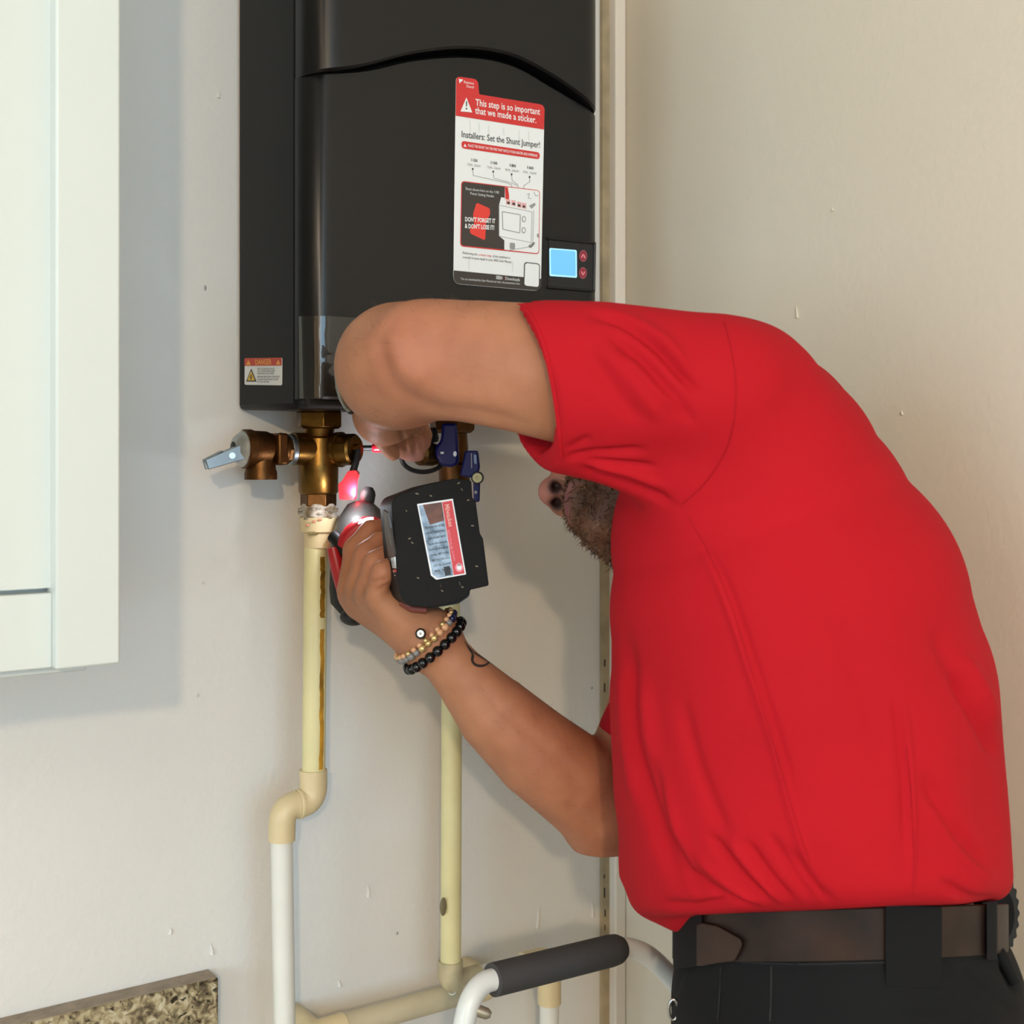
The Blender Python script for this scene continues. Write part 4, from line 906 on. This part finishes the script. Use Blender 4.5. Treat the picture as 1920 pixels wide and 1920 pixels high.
# hem: tucked over the belt
hem = cv(1575, 1706, .98); S.cut(hem, np.cross(nrm((1, 0, 0.045)), nrm((.24, 1, -.348))) * (-1), .016)
S.chain([CP(1286, 1640, .965, 108), CP(1290, 1690, .955, 56)], .02, flat=(e2, SC))
Vs, Fs_ = S.mesh(3); Ns = normals(Vs, Fs_); sx2, sy2 = P2(Vs)
disp = np.zeros(len(Vs)); face = np.clip(-(Ns * (Vs / np.linalg.norm(Vs, axis=1)[:, None])).sum(1) * 2.2 + .25, 0, 1)
folds = [([(1098, 588), (1170, 606), (1230, 648), (1275, 700), (1318, 745)], -4.2, 9), ([(1110, 584), (1180, 604), (1245, 640), (1295, 700)], 2.6, 13),
 ([(1140, 620), (1210, 684), (1262, 745), (1305, 800)], -3.2, 11), ([(1120, 640), (1190, 720), (1245, 790)], 2.2, 16), ([(1090, 640), (1150, 730), (1210, 800)], -1.8, 16), ([(1170, 660), (1235, 735), (1290, 770)], 2.2, 10),
 ([(1052, 862), (1100, 850), (1150, 846), (1215, 842)], -2.6, 7), ([(1085, 862), (1150, 868), (1235, 876)], -2.6, 6), ([(1085, 872), (1150, 898), (1220, 926), (1268, 948)], -3.6, 8), ([(1090, 866), (1170, 884), (1250, 916)], 2.2, 8), ([(1060, 845), (1085, 832), (1110, 818)], -2, 8),
 ([(1300, 1010), (1345, 1090), (1400, 1240), (1448, 1390), (1482, 1520), (1520, 1630), (1560, 1690)], 1.5, 7), ([(1312, 1010), (1360, 1090), (1414, 1240), (1462, 1390), (1496, 1520)], -1.3, 7),
 ([(1172, 1180), (1186, 1330), (1206, 1470), (1245, 1590), (1290, 1680)], -4.6, 13), ([(1200, 1240), (1220, 1400), (1250, 1520), (1290, 1620)], 3, 14), ([(1222, 1400), (1248, 1540), (1288, 1635), (1335, 1690)], -3.8, 11), ([(1160, 1230), (1170, 1380), (1190, 1520)], 2.2, 10),
 ([(1292, 1630), (1350, 1676), (1420, 1704)], -3.6, 8), ([(1325, 1560), (1390, 1642), (1450, 1698)], -3.2, 9), ([(1300, 1600), (1370, 1660), (1430, 1698)], 2.4, 8), ([(1395, 1575), (1448, 1648), (1492, 1700)], -2.6, 8), ([(1440, 1560), (1490, 1640), (1530, 1698)], -2.2, 8), ([(1480, 1590), (1525, 1655), (1566, 1698)], -2.4, 8), ([(1360, 1570), (1425, 1650), (1470, 1698)], 2, 8), ([(1275, 1300), (1310, 1450), (1370, 1590)], -1.8, 14),
 ([(1792, 1250), (1830, 1340), (1872, 1430)], -4, 11), ([(1800, 1220), (1845, 1300), (1870, 1370)], 2.4, 12), ([(1725, 1440), (1785, 1555), (1862, 1640)], -2.8, 15), ([(1690, 1280), (1706, 1450), (1713, 1590), (1710, 1695)], 1.6, 7), ([(1678, 1280), (1694, 1450), (1700, 1590)], -1.4, 8), ([(1560, 1150), (1620, 1300), (1660, 1420)], -1.3, 18), ([(1740, 1500), (1800, 1600), (1880, 1660)], 2.2, 14), ([(1750, 1180), (1790, 1260), (1830, 1330)], -1.6, 14), ([(1760, 1650), (1820, 1682), (1880, 1690)], -2.5, 9), ([(1240, 1690), (1300, 1700), (1380, 1690)], -3, 10)]
for pts, A, wd in folds:
    d, t = dist_poly(sx2, sy2, pts); disp += A * .0015 * np.exp(-(d / wd) ** 2) * np.clip(np.sin(np.pi * np.clip(t, .02, .98)) * 1.8, 0, 1) * (d < 4 * wd)
# broad soft waviness of loose cloth
disp += .0011 * np.sin(Vs[:, 0] * 70 + Vs[:, 2] * 28 + Vs[:, 1] * 40) * np.clip((sy2 - 1000) / 300, 0, 1) + .0007 * np.sin(Vs[:, 0] * 34 - Vs[:, 2] * 61)
disp += .004 * np.clip((1215 - sx2) / 60, 0, 1) * np.sin(np.clip((sy2 - 640) * .028, -9, 30)) * 0
keep = np.abs(((Vs - cen) @ pn)) > -1
Vs = Vs + Ns * (disp * face)[:, None]
m_shirt = mat('red polo knit', (176, 21, 32), .85, bump=.25, bscale=1100, var=.06, vscale=10, detail=2, bdist=.0005, spec=.12)
shirt = skin('polo_shirt', Vs, Fs_, m_shirt, person); shirt['label'] = 'red short-sleeved polo shirt'
shT = BVHTree.FromPolygons([tuple(v) for v in Vs], [tuple(f) for f in Fs_])
m_seam = mat('red seam', (160, 19, 29), .85, spec=.12)
def seam(pts, r=.0006, name='seam', m=None):
    S_ = on_body([tuple(p[:2]) for p in catmull([(x, y, 0) for x, y in pts], 6)], -.0001, shT)
    if len(S_) > 2: ob(name, MB().tube(wv([p for p, n_ in S_]), r, 6), m or m_seam, shirt, smooth=60)
seam([(1358, 604), (1372, 660), (1380, 720), (1376, 790), (1358, 850), (1322, 905), (1278, 946)])
seam([(966, 573), (991, 588), (1012, 626), (1028, 680), (1040, 740), (1048, 800), (1052, 856)], .0017, 'sleeve_hem', m_shirt)
seam([(1290, 966), (1330, 1040), (1372, 1140), (1412, 1270), (1452, 1400), (1486, 1520), (1520, 1620), (1548, 1680)], .0005)
seam([(1700, 1400), (1709, 1500), (1713, 1600), (1711, 1680)], .0004)
# far sleeve, a sliver past the chest
S2 = Field((.03, 1.0, -.32), (.22, 1.24, -.12), .0024)
S2.chain([CP(1338, 1150, 1.14, 108), CP(1262, 1280, 1.135, 99), CP(1212, 1385, 1.125, 92)], .01)
p2 = cv(1172, 1398, 1.125); S2.cut(p2, nrm(cv(1195, 1440, 1.12) - cv(1265, 1260, 1.13)), .004)
V2, F2 = S2.mesh(2); skin('sleeve', V2, F2, m_shirt, shirt)

# ---- trousers, one continuous surface to the ankles
m_tr = mat('black work trousers', (14, 14, 15), .85, bump=.3, bscale=700, var=.12, vscale=14, bdist=.0005, spec=.25)
T = Field((.03, .74, -1.44), (.44, 1.22, -.29), .0042)
e3 = (.247, 1, -.36)
T.chain([CP(1566, 1735, .975, 284), CP(1574, 1800, .975, 296), CP(1586, 1900, .98, 326), CP(1592, 1990, .985, 330)], .02, flat=(e3, .82))
for b, sg in ((.90, -1), (1.06, 1)):
    dx_ = (b - .98) * .24; T.chain([((.24 + dx_, b, -.47), .098), ((.222 + dx_, b, -.70), .084), ((.212 + dx_, b, -.95), .066), ((.222 + dx_, b, -1.20), .060), ((.232 + dx_, b, -1.40), .056)], .03)
tw = cv(1578, 1712, .975); T.cut(tw, np.cross(nrm((1, 0, .03)), nrm((.24, 1, -.352))), .006)
Vt, Ft = T.mesh(2); Nt = normals(Vt, Ft); tx, ty = P2(Vt); dt = np.zeros(len(Vt))
for pts, A, wd in [([(1345, 1815), (1344, 1870), (1340, 1925)], -3, 7), ([(1470, 1800), (1480, 1815), (1486, 1835)], -1.5, 6), ([(1500, 1798), (1508, 1815), (1514, 1835)], -1.5, 6), ([(1390, 1800), (1530, 1806), (1660, 1800)], -2.4, 7), ([(1790, 1800), (1850, 1850), (1915, 1905)], -3, 12), ([(1700, 1880), (1780, 1890), (1860, 1910)], -2, 14), ([(1880, 1800), (1892, 1830), (1908, 1860)], -4, 9), ([(1282, 1790), (1266, 1850), (1248, 1910)], -2.5, 8)]:
    d, t = dist_poly(tx, ty, pts); dt += A * .001 * np.exp(-(d / wd) ** 2) * np.clip(np.sin(np.pi * np.clip(t, .02, .98)) * 2, 0, 1) * (Vt[:, 1] < 1.0)
dt += .0016 * np.sin(Vt[:, 2] * 60 + Vt[:, 0] * 20) * (ty > 2100)
Vt = Vt + Nt * dt[:, None]
trs = skin('trousers', Vt, Ft, m_tr, person); trs['label'] = 'black work trousers'
trT = BVHTree.FromPolygons([tuple(v) for v in Vt], [tuple(f) for f in Ft])
for b in (.90, 1.06):
    q_ = (b - .98) * .24; V_ = Field((.03, b - .1, -1.485), (.36, b + .1, -1.34), .005); 
    V_.chain([((.235 + q_, b, -1.405), .050), ((.225 + q_, b, -1.43), .047)], .02); V_.chain([((.235 + q_, b, -1.446), .044), ((.15 + q_, b, -1.452), .040), ((.09 + q_, b + .005, -1.455), .034)], .02)
    V_.cut((0, 0, -1.479), (0, 0, -1), .003); a_, b_ = V_.mesh(1); skin('shoe', a_, b_, mat('black shoe leather', (24, 23, 22), .45), person)

# ---- belt round the waist, its tongue and loops
def waist(th, r_off=0.0): 
    a0 = cv(1567, 1748, .975); A_ = 286 * .975 / FPX + r_off; Bq = A_ / .82
    ca_, sb_ = A_ * math.cos(th) * .971, Bq * math.sin(th) * .92
    a = a0[0] + ca_ + sb_ * .24; b = a0[1] - ca_ * .24 + sb_ * .97; return a, b
def belt_pt(px_, py_, off=0.0):
    ths = np.linspace(math.pi, 2 * math.pi, 400); P = np.array([waist(t, off) for t in ths]); x = 960 + P[:, 0] / P[:, 1] * FPX
    t = np.interp(px_, x, ths); a, b = waist(t, off); return np.array((a, b, (HOR - py_) / FPX * b))
def belt_patch(name, outline_top, outline_bot, off, th, m, parent, n=24):
    """outline_*: functions px -> py"""
    xs = np.linspace(outline_top[0][0], outline_top[-1][0], n); T_ = np.interp(xs, *zip(*outline_top)); B_ = np.interp(xs, *zip(*outline_bot)); V_ = []; F_ = []
    for x, t, b in zip(xs, T_, B_): V_ += [belt_pt(x, t, off), belt_pt(x, b, off), belt_pt(x, b, off + th), belt_pt(x, t, off + th)]
    for i in range(n - 1):
        for k in range(4): F_.append((4 * i + k, 4 * i + (k + 1) % 4, 4 * i + 4 + (k + 1) % 4, 4 * i + 4 + k))
    F_ += [(0, 1, 2, 3), (4 * n - 1, 4 * n - 2, 4 * n - 3, 4 * n - 4)]
    return ob(name, MB().add(wv(V_), F_), m, parent, bevel=.0008)
m_belt = mat('worn brown leather', (50, 33, 25), .45, spec=.28, bump=.35, bscale=90, var=.45, vscale=26, vcol=(22, 15, 12), bdist=.0008)
m_belt2 = mat('brown leather', (56, 40, 32), .5, spec=.25, bump=.3, bscale=200, var=.25, vscale=40, bdist=.0006)
Vb = []; Fb = []; nb = 96; wl = .0165
for i in range(nb):
    th = 2 * math.pi * i / nb; a, b = waist(th, .0035); tl = -(a - cv(1578, 1747, .975)[0]) * -.03
    c = (HOR - 1747) / FPX * b + tl
    for off, dz in ((0, wl), (0, -wl), (.0035, -wl), (.0035, wl)):
        a, b = waist(th, .0035 + off); Vb.append((a, b, c + dz))
for i in range(nb):
    j = (i + 1) % nb
    for k in range(4): Fb.append((4 * i + k, 4 * i + (k + 1) % 4, 4 * j + (k + 1) % 4, 4 * j + k))
belt = ob('belt', MB().add(wv(Vb), Fb), m_belt, person, bevel=.0006); belt['label'] = 'worn brown leather belt'
belt_patch('belt_tongue', [(1306, 1733), (1318, 1730), (1345, 1736), (1388, 1760), (1391, 1768)], [(1306, 1811), (1318, 1811), (1345, 1806), (1378, 1802), (1391, 1775)], .0072, .0028, m_belt2, belt)
belt_patch('belt_loop', [(1660, 1696), (1766, 1700)], [(1672, 1852), (1772, 1856)], .0076, .0022, m_tr, trs)
belt_patch('belt_loop', [(1262, 1720), (1280, 1706), (1316, 1700)], [(1262, 1815), (1280, 1815), (1304, 1812)], .0076, .002, m_tr, trs, 10)
belt_patch('belt_loop', [(1850, 1690), (1870, 1690)], [(1862, 1800), (1878, 1802)], .0076, .002, m_tr, trs, 8)
def trouser_seam(pts):
    S_ = on_body([tuple(p[:2]) for p in catmull([(x, y, 0) for x, y in pts], 5)], .0002, trT)
    if len(S_) > 2: ob('seam', MB().tube(wv([p for p, n_ in S_]), .0006, 6), m_void, trs, smooth=60)
trouser_seam([(1352, 1812), (1350, 1860), (1346, 1918)]); trouser_seam([(1392, 1804), (1500, 1808), (1660, 1804)]); trouser_seam([(1446, 1812), (1446, 1860), (1444, 1915)])
# key ring clip at the front belt loop
kr = [at(1262 + 9 * math.cos(a), 1893 + 20 * math.sin(a), .905 + .01 * math.cos(a)) for a in [2 * math.pi * k / 28 for k in range(29)]]
h_ = hit(trT, 1266, 1893); dk = h_[0][1] - .004 if h_[0] is not None else .9
kr = [at(1263 + 9 * math.cos(a), 1893 + 19 * math.sin(a), dk) for a in [2 * math.pi * k / 28 for k in range(29)]]
ob('clip_ring', MB().tube(kr, .0012, 8), m_steel, trs, smooth=60)
# scalloped round tool hanging at the back of the belt
sc = at(1876, 1716, 1.0); nx = (RT * .25 - FW * .95).normalized(); uu = (RT - nx * RT.dot(nx)).normalized(); vv = nx.cross(uu)
prof = []
for k in range(108):
    a = 2 * math.pi * k / 108; r = .0160 + .0009 * math.cos(22 * a); prof.append(sc + uu * r * math.cos(a) + UP * (r * 1.95) * math.sin(a))
gt = empty('belt_reel', sc - UP * .04, 'black scalloped-edge reel clipped to the back of the belt', 'key reel')
ob('scalloped_case', MB().prism(prof, -nx * .012), m_rub, gt, bevel=.001)
ob('reel_face', MB().prism([sc + nx * .0005 + uu * .011 * math.cos(a) + UP * .020 * math.sin(a) for a in [2 * math.pi * k / 32 for k in range(32)]], nx * .001), m_tr, gt)
st = [at(1868, 1778, .905), at(1882, 1800, .90), at(1900, 1840, .905)]
ob('reel_strap', MB().tube(catmull(st, 5), .0042, 8), m_tr, gt, smooth=60)

# ---- bracelets on the far wrist, band on the near one
wc = cv(818, 1212, 1.066); wax = nrm(cv(930, 1340, 1.075) - cv(800, 1192, 1.066)); 
def wrist_ring(c, ax, n, r0, phase=0):
    u = nrm(np.cross(ax, (0, 1, 0))); v = np.cross(ax, u); out = []
    tree = bodyT
    for k in range(n):
        a = 2 * math.pi * k / n + phase; d = u * math.cos(a) + v * math.sin(a)
        hh = tree.ray_cast(Vector(c), Vector(d), .06); r = (hh[3] if hh[0] is not None else .022) + r0; out.append((c + d * r, d))
    return out
m_bead = mat('polished black bead', (12, 12, 13), .12); m_peach = mat('peach bead', (214, 160, 116), .3, var=.2, vscale=90); m_gold2 = mat('gold bead', (206, 178, 120), .3, .7); m_clear = mat('grey glass bead', (120, 116, 112), .15); m_navy = mat('navy bead', (26, 28, 60), .2)
rg_ = wrist_ring(wc - wax * .001, wax, 21, .0026); brc = ob('bracelet', MB().tube(wv([p for p, d in rg_ + rg_[:1]]), .0006, 6), m_rub, person); brc['label'] = 'bracelet of polished black beads'
bead_me = None
def beads(parent, items, name='bead'):
    protos = {}
    for p, r, m in items:
        key = (round(r, 5), m.name)
        if key not in protos:
            me = bpy.data.meshes.new(name); b_ = MB().ball((0, 0, 0), r, 14, 9); me.from_pydata([tuple(v) for v in b_.V], [], b_.F); me.materials.append(m); me.shade_smooth(); protos[key] = me
        o = bpy.data.objects.new(name, protos[key]); COL.objects.link(o); o.parent = parent; o.location = wv([p])[0] - rootloc(parent)
beads(brc, [(p, .0043, m_bead) for p, d in rg_])
rg2 = wrist_ring(wc - wax * .0105, wax, 26, .0022, .1); br2 = ob('bracelet', MB().tube(wv([p for p, d in rg2 + rg2[:1]]), .0005, 6), m_peach, person); br2['label'] = 'bracelet of peach, gold and glass beads with a white eye charm'
items = []
for k, (p, d) in enumerate(rg2):
    sx__, sy__ = 960 + p[0] / p[1] * FPX, HOR - p[2] / p[1] * FPX
    m = m_navy if sy__ < 1163 else m_clear if (sy__ < 1172 or sy__ > 1222) else m_gold2 if sy__ > 1196 else m_peach
    items.append((p, .0029 + .0004 * (k % 2), m)); items.append((p - wax * .0032 + d * .0002, .0022, m_peach if k % 3 else m_gold2))
beads(br2, items)
hb = hit(bodyT, 790, 1188); ep = np.array(hb[0]) if hb[0] is not None else wc; en = nrm(np.array(hb[1]) * .5 + np.array((0, -1, 0)))
eo = wv([ep + en * .003])[0]; ew = (RT * en[0] + FW * en[1] + UP * en[2])
ob('eye_charm', MB().lathe([(.0036, 0), (.0042, .0008), (.0042, .003), (.0036, .0036)], eo, ew, 20), m_bead, br2, smooth=40)
ob('eye_charm', MB().lathe([(.0029, .003), (.0027, .0041), (.001, .0043)], eo, ew, 20), m_white, br2, smooth=40)
ob('eye_charm', MB().lathe([(.0011, .003), (.001, .0047)], eo, ew, 12), m_grey, br2)
wc2 = cv(717, 752, 1.11); wax2 = nrm(cv(718, 770, 1.135) - cv(722, 716, 1.06))
bd = [(cv(x, y, d)) for x, y, d in ((632, 705, 1.06), (634, 728, 1.066), (640, 748, 1.07), (648, 762, 1.075), (657, 770, 1.078))]
wband = ob('wristband', MB().tube(wv(bd), .0022, 8), mat('steel band', (150, 156, 150), .3, .8), person, smooth=60)
ob('band_edge', MB().tube(wv([p + np.array((.0022, .004, -.001)) for p in bd]), .0016, 8), m_rub, wband, smooth=60)
bl = cv(658, 771, 1.079); ob('band_buckle', MB().ball(wv([bl])[0], (.0032, .0032, .0028), 10, 8), m_rub, wband)
# ------------------------------------------------------------------ cordless driver in his far hand
m_db = mat('driver black rubber', (16, 16, 15), .5, spec=.3, bump=.2, bscale=400, var=.2, vscale=50, bdist=.0005)
m_dr = mat('driver red shell', (170, 24, 34), .35, var=.2, vscale=40); m_dg = mat('driver grey gearbox', (96, 94, 92), .45, .5, bump=.1, bscale=300)
m_batt = mat('battery black plastic', (17, 16, 14), .62, spec=.2, bump=.35, bscale=240, var=.3, vscale=34, vcol=(13, 13, 12), bdist=.0006)
m_scuff = mat('battery scuff', (128, 118, 92), .7); m_silver = mat('silver label', (150, 158, 164), .3, .3, var=.45, vscale=120, vcol=(80, 86, 92)); m_rust = mat('worn label brown', (112, 66, 40), .45, var=.5, vscale=160)
drv = empty('cordless_driver', at(655, 1168, 1.20), 'red and black cordless driver held in his hand, battery towards the camera', 'power tool')
n0 = at(690, 926, 1.205); n1 = at(680, 968, 1.20); n2 = at(672, 1012, 1.195); n3 = at(662, 1162, 1.195)
axd = (n2 - n1).normalized(); ax2 = (n3 - n2).normalized(); R0 = rad(52, n1)
ob('chuck', MB().lathe([(R0 * .14, -.006), (R0 * .24, -.003), (R0 * .28, .0), (R0 * .28, .012), (R0 * .4, .022)], n0, axd, 24), m_rub, drv, smooth=40)
ob('gearbox', MB().lathe([(R0 * .38, -.012), (R0 * .62, -.008), (R0 * .86, .006), (R0 * .96, .022), (R0 * .98, .034)], n1, axd, 36), m_dg, drv, smooth=50)
ob('collar', MB().lathe([(R0 * .96, .018), (R0 * 1.04, .020), (R0 * 1.06, .034), (R0 * 1.0, .040)], n1, (axd * .86 - RT * .0 + FW * .1 - UP * .1).normalized(), 36), m_dr, drv, smooth=40)
ob('motor_body', MB().lathe([(R0 * .9, 0), (R0 * .96, .006), (R0 * .92, .045), (R0 * .84, .058), (R0 * .5, .0665), (.001, .067)], n2, ax2, 36), m_db, drv, smooth=40)
s0 = n2 - RT * R0 * .68 - FW * R0 * .62
mb = MB(); f0 = at(624, 1026, 1.165); f1 = at(634, 1066, 1.165); f2 = at(645, 1112, 1.166); f3 = at(655, 1150, 1.168)
ob('red_side_panel', MB().tube([f0, f1, f2], [.0055, .0066, .006], 14), m_dr, drv, smooth=50)
ob('red_side_panel', MB().tube([at(649, 1108, 1.16), at(653, 1128, 1.16)], [.005, .005], 12), m_dr, drv, smooth=50)
ob('rubber_strip', MB().tube([at(624, 1004, 1.17), at(640, 1020, 1.165), at(648, 1040, 1.165)], [.006, .0065, .005], 12), m_db, drv, smooth=50)
ob('rear_cap', MB().ball(at(663, 1156, 1.145), (.012, .012, .008), 16, 10), m_rub, drv, smooth=60)
hA = at(690, 1090, 1.185); hBt = at(805, 1022, 1.075)
ob('handle', MB().tube([hA, hA.lerp(hBt, .5), hBt], [.0185, .0175, .021], 20), m_db, drv, smooth=60)
ob('collar', MB().tube([at(x, y, 1.163) for x, y in ((642, 1026), (650, 1012), (660, 999), (672, 989), (686, 983), (700, 982), (716, 988))], [.006, .0075, .0078, .0075, .007, .0065, .006], 14), m_dr, drv, smooth=60)
# worklight at the nose: it lights the valve
m_led = mat('worklight lens', (235, 240, 255), .3, emit=5)
la = [n1 + axd * .0215 + (RT * math.cos(a) + (FW * -.9 - UP * .2).normalized() * math.sin(a)) * R0 * 1.045 for a in [.45 + 1.5 * k / 12 for k in range(13)]]
ob('worklight', MB().tube([at(x, y, 1.158) for x, y in ((668, 988), (677, 979), (688, 974), (700, 973))], .0017, 10), m_led, drv, smooth=60)
light('driver_worklight', 'SPOT', at(668, 926, 1.19), at(640, 800, 1.33), 0.95, (.88, .92, 1.0), spot_size=1.9, spot_blend=.7, shadow_soft_size=.006)
light('driver_worklight.001', 'POINT', at(657, 952, 1.165), at(590, 900, 1.33), .10, (.88, .92, 1.0), shadow_soft_size=.004)
# battery: local frame, face towards the camera and turned a little to its left
bc = at(822, 1014, 1.03); nB = (-FW * .93 + RT * .26 + UP * .06).normalized()
def bplane(px, py, lift=0.0): r = ray(px, py); t = (bc + nB * lift - CAM).dot(nB) / r.dot(nB); return CAM + r * t
face_px = rounded([(734, 944), (742, 930), (800, 908), (852, 897), (884, 901), (886, 934), (892, 938), (900, 1000), (906, 1010), (917, 1098), (882, 1106), (878, 1116), (858, 1130), (800, 1140), (768, 1136), (753, 1122), (746, 1090)], [8, 8, 10, 10, 4, 2, 2, 2, 2, 4, 3, 8, 10, 14, 10, 8, 8])
fc_ = [bplane(x, y) for x, y in face_px]
bat = ob('battery', MB().prism(fc_, -nB * .052), m_batt, drv, bevel=.0035, seg=3); bat['label'] = 'scuffed black battery pack'
bup = (bplane(800, 950) - bplane(830, 1090)).normalized(); brt = bup.cross(nB)
class BPrint(Print):
    def pt(s, px, py, lv=0): return bplane(px, py, .0004 + .0002 * lv)
Bp = BPrint(None, nB, bup, bat)
ob('label_plate', MB().prism([bplane(x, y, .0003) for x, y in rounded([(782, 945), (849, 935), (874, 1077), (818, 1087), (808, 1079)], 1)], -nB * .002), m_white, bat)
Bp.poly([(785, 948), (828, 941.5), (850, 1079), (820, 1084), (811, 1077)], 1, m_silver, 'silver_label')
Bp.poly([(793, 946.5), (828, 941.5), (833, 976), (806, 984)], 2, m_rust, 'worn_patch')
Bp.poly([(829, 941.5), (847, 938.5), (871, 1075), (851, 1078.5)], 1, m_red, 'red_band')
def btext(t, a, b, h, m, lv=3, w=.01):
    p = Bp.pt(*a, lv); q = Bp.pt(*b, lv); d = (q - p).normalized(); text(t, p, q, rad(h, p), nB.cross(d), nB * 0, m, bat, 'lettering', True, w)
btext('Milwaukee', (833.5, 946), (841.5, 988), 9, mat('pale red lettering', (240, 180, 160), .4))
btext('REDLITHIUM', (838, 994), (844.5, 1030), 5, m_pk); btext('18V Battery', (846, 1032), (851, 1052), 4, m_pk)
Bp.poly(oval(861, 1064, 7.5, 8.5), 2, m_pk, 'round_emblem'); Bp.poly(oval(861, 1064, 4.5, 5), 3, m_white, 'round_emblem'); btext('M', (858.5, 1062), (864, 1061), 5, m_grey, 4)
for i in range(9):
    a = (797 + i * 2.2, 992 + i * 10.2); b = (833 + i * 1.6, 986 + i * 10.2); btext(('CAUTION RISK OF FIRE', 'DO NOT DISASSEMBLE', 'CRUSH OR HEAT ABOVE', 'Read the manual', 'before charging', 'Li-Ion 18V 5.0Ah', 'RECYCLE Ni Cd Li', 'CE UL Listed', '90 Wh')[i], a, b, 4, m_ink if i % 3 else m_dk, 3, .0)
Bp.poly([(832, 1063), (843, 1061), (846, 1078), (835, 1080)], 3, m_ink, 'recycle_mark')
# narrow side face with raised badge
sn = (bplane(740, 1000) - bplane(760, 1000)).normalized()
def bside(px, py):   # plane of the left side face
    o_ = bplane(742, 1020) + sn * .0022; s_n = nB.cross(bup) ; s_n = s_n if s_n.dot(RT) < 0 else -s_n
    r = ray(px, py); t = (o_ - CAM).dot(s_n) / r.dot(s_n); return CAM + r * t
def badge(pts, off, m, name):
    s_n = nB.cross(bup); s_n = s_n if s_n.dot(RT) < 0 else -s_n
    return ob(name, MB().prism([bside(x, y) + s_n * off for x, y in pts], -s_n * .0014), m, bat)
badge([(719, 956), (727, 962), (733, 990), (748, 1086), (744, 1092), (736, 1092), (722, 1000)], .0003, mat('badge charcoal', (58, 56, 54), .4), 'side_badge')
badge([(735, 1046), (741.5, 1044), (749, 1086), (742.5, 1088)], .0010, m_pale, 'capacity_badge')
badge([(739.5, 1068), (745.6, 1066.5), (748.2, 1083), (742.2, 1085)], .0014, m_red, 'capacity_badge')
s_n = nB.cross(bup); s_n = s_n if s_n.dot(RT) < 0 else -s_n
def stext(t, a, b, h, m, off): 
    p = bside(*a) + s_n * off; q = bside(*b) + s_n * off; d = (q - p).normalized(); text(t, p, q, h, s_n.cross(d), Vector((0, 0, 0)), m, bat, 'lettering')
stext('REDLITHIUM', (722, 964), (733.5, 1020), .005, m_grey, .0006); stext('XC', (737, 1048), (740.5, 1066), .005, m_ink, .0014); stext('5.0', (741, 1069), (744.5, 1083), .005, m_white, .0018)
# release latch under the battery, clip slots and scuffs
ob('release_latch', MB().prism([bplane(x, y, -.012) for x, y in rounded([(800, 1128), (858, 1112), (882, 1104), (880, 1118), (860, 1132), (806, 1141)], 4)], -nB * .02), m_rub, bat, bevel=.001)
ob('red_latch_tab', MB().tube([at(752, 1128, 1.05), at(772, 1141, 1.05), at(800, 1144, 1.05)], .003, 8), mat('dull red tab', (120, 56, 44), .5), bat, smooth=60)
for k, (x, y, a, l) in enumerate(((808, 930, .2, 5), (860, 906, -.4, 6), (866, 918, .9, 5), (782, 926, .1, 7), (768, 1010, -.2, 6), (773, 1018, .5, 5), (826, 1098, 1.4, 6), (829, 1108, .4, 5), (862, 1094, 1.2, 7), (867, 1101, .2, 5), (886, 986, .1, 6), (894, 1062, .1, 6), (878, 938, -.2, 5), (784, 1084, .3, 5), (762, 958, .8, 4))):
    dx, dy = math.cos(a) * l / 2, math.sin(a) * l / 2
    Bp.poly([(x - dx, y - dy - .9), (x, y - 1.8), (x + dx, y + dy - .6), (x + dx * .8, y + dy + .8), (x, y + 1), (x - dx * .9, y - dy + .7)], 0, m_scuff, 'scuff')
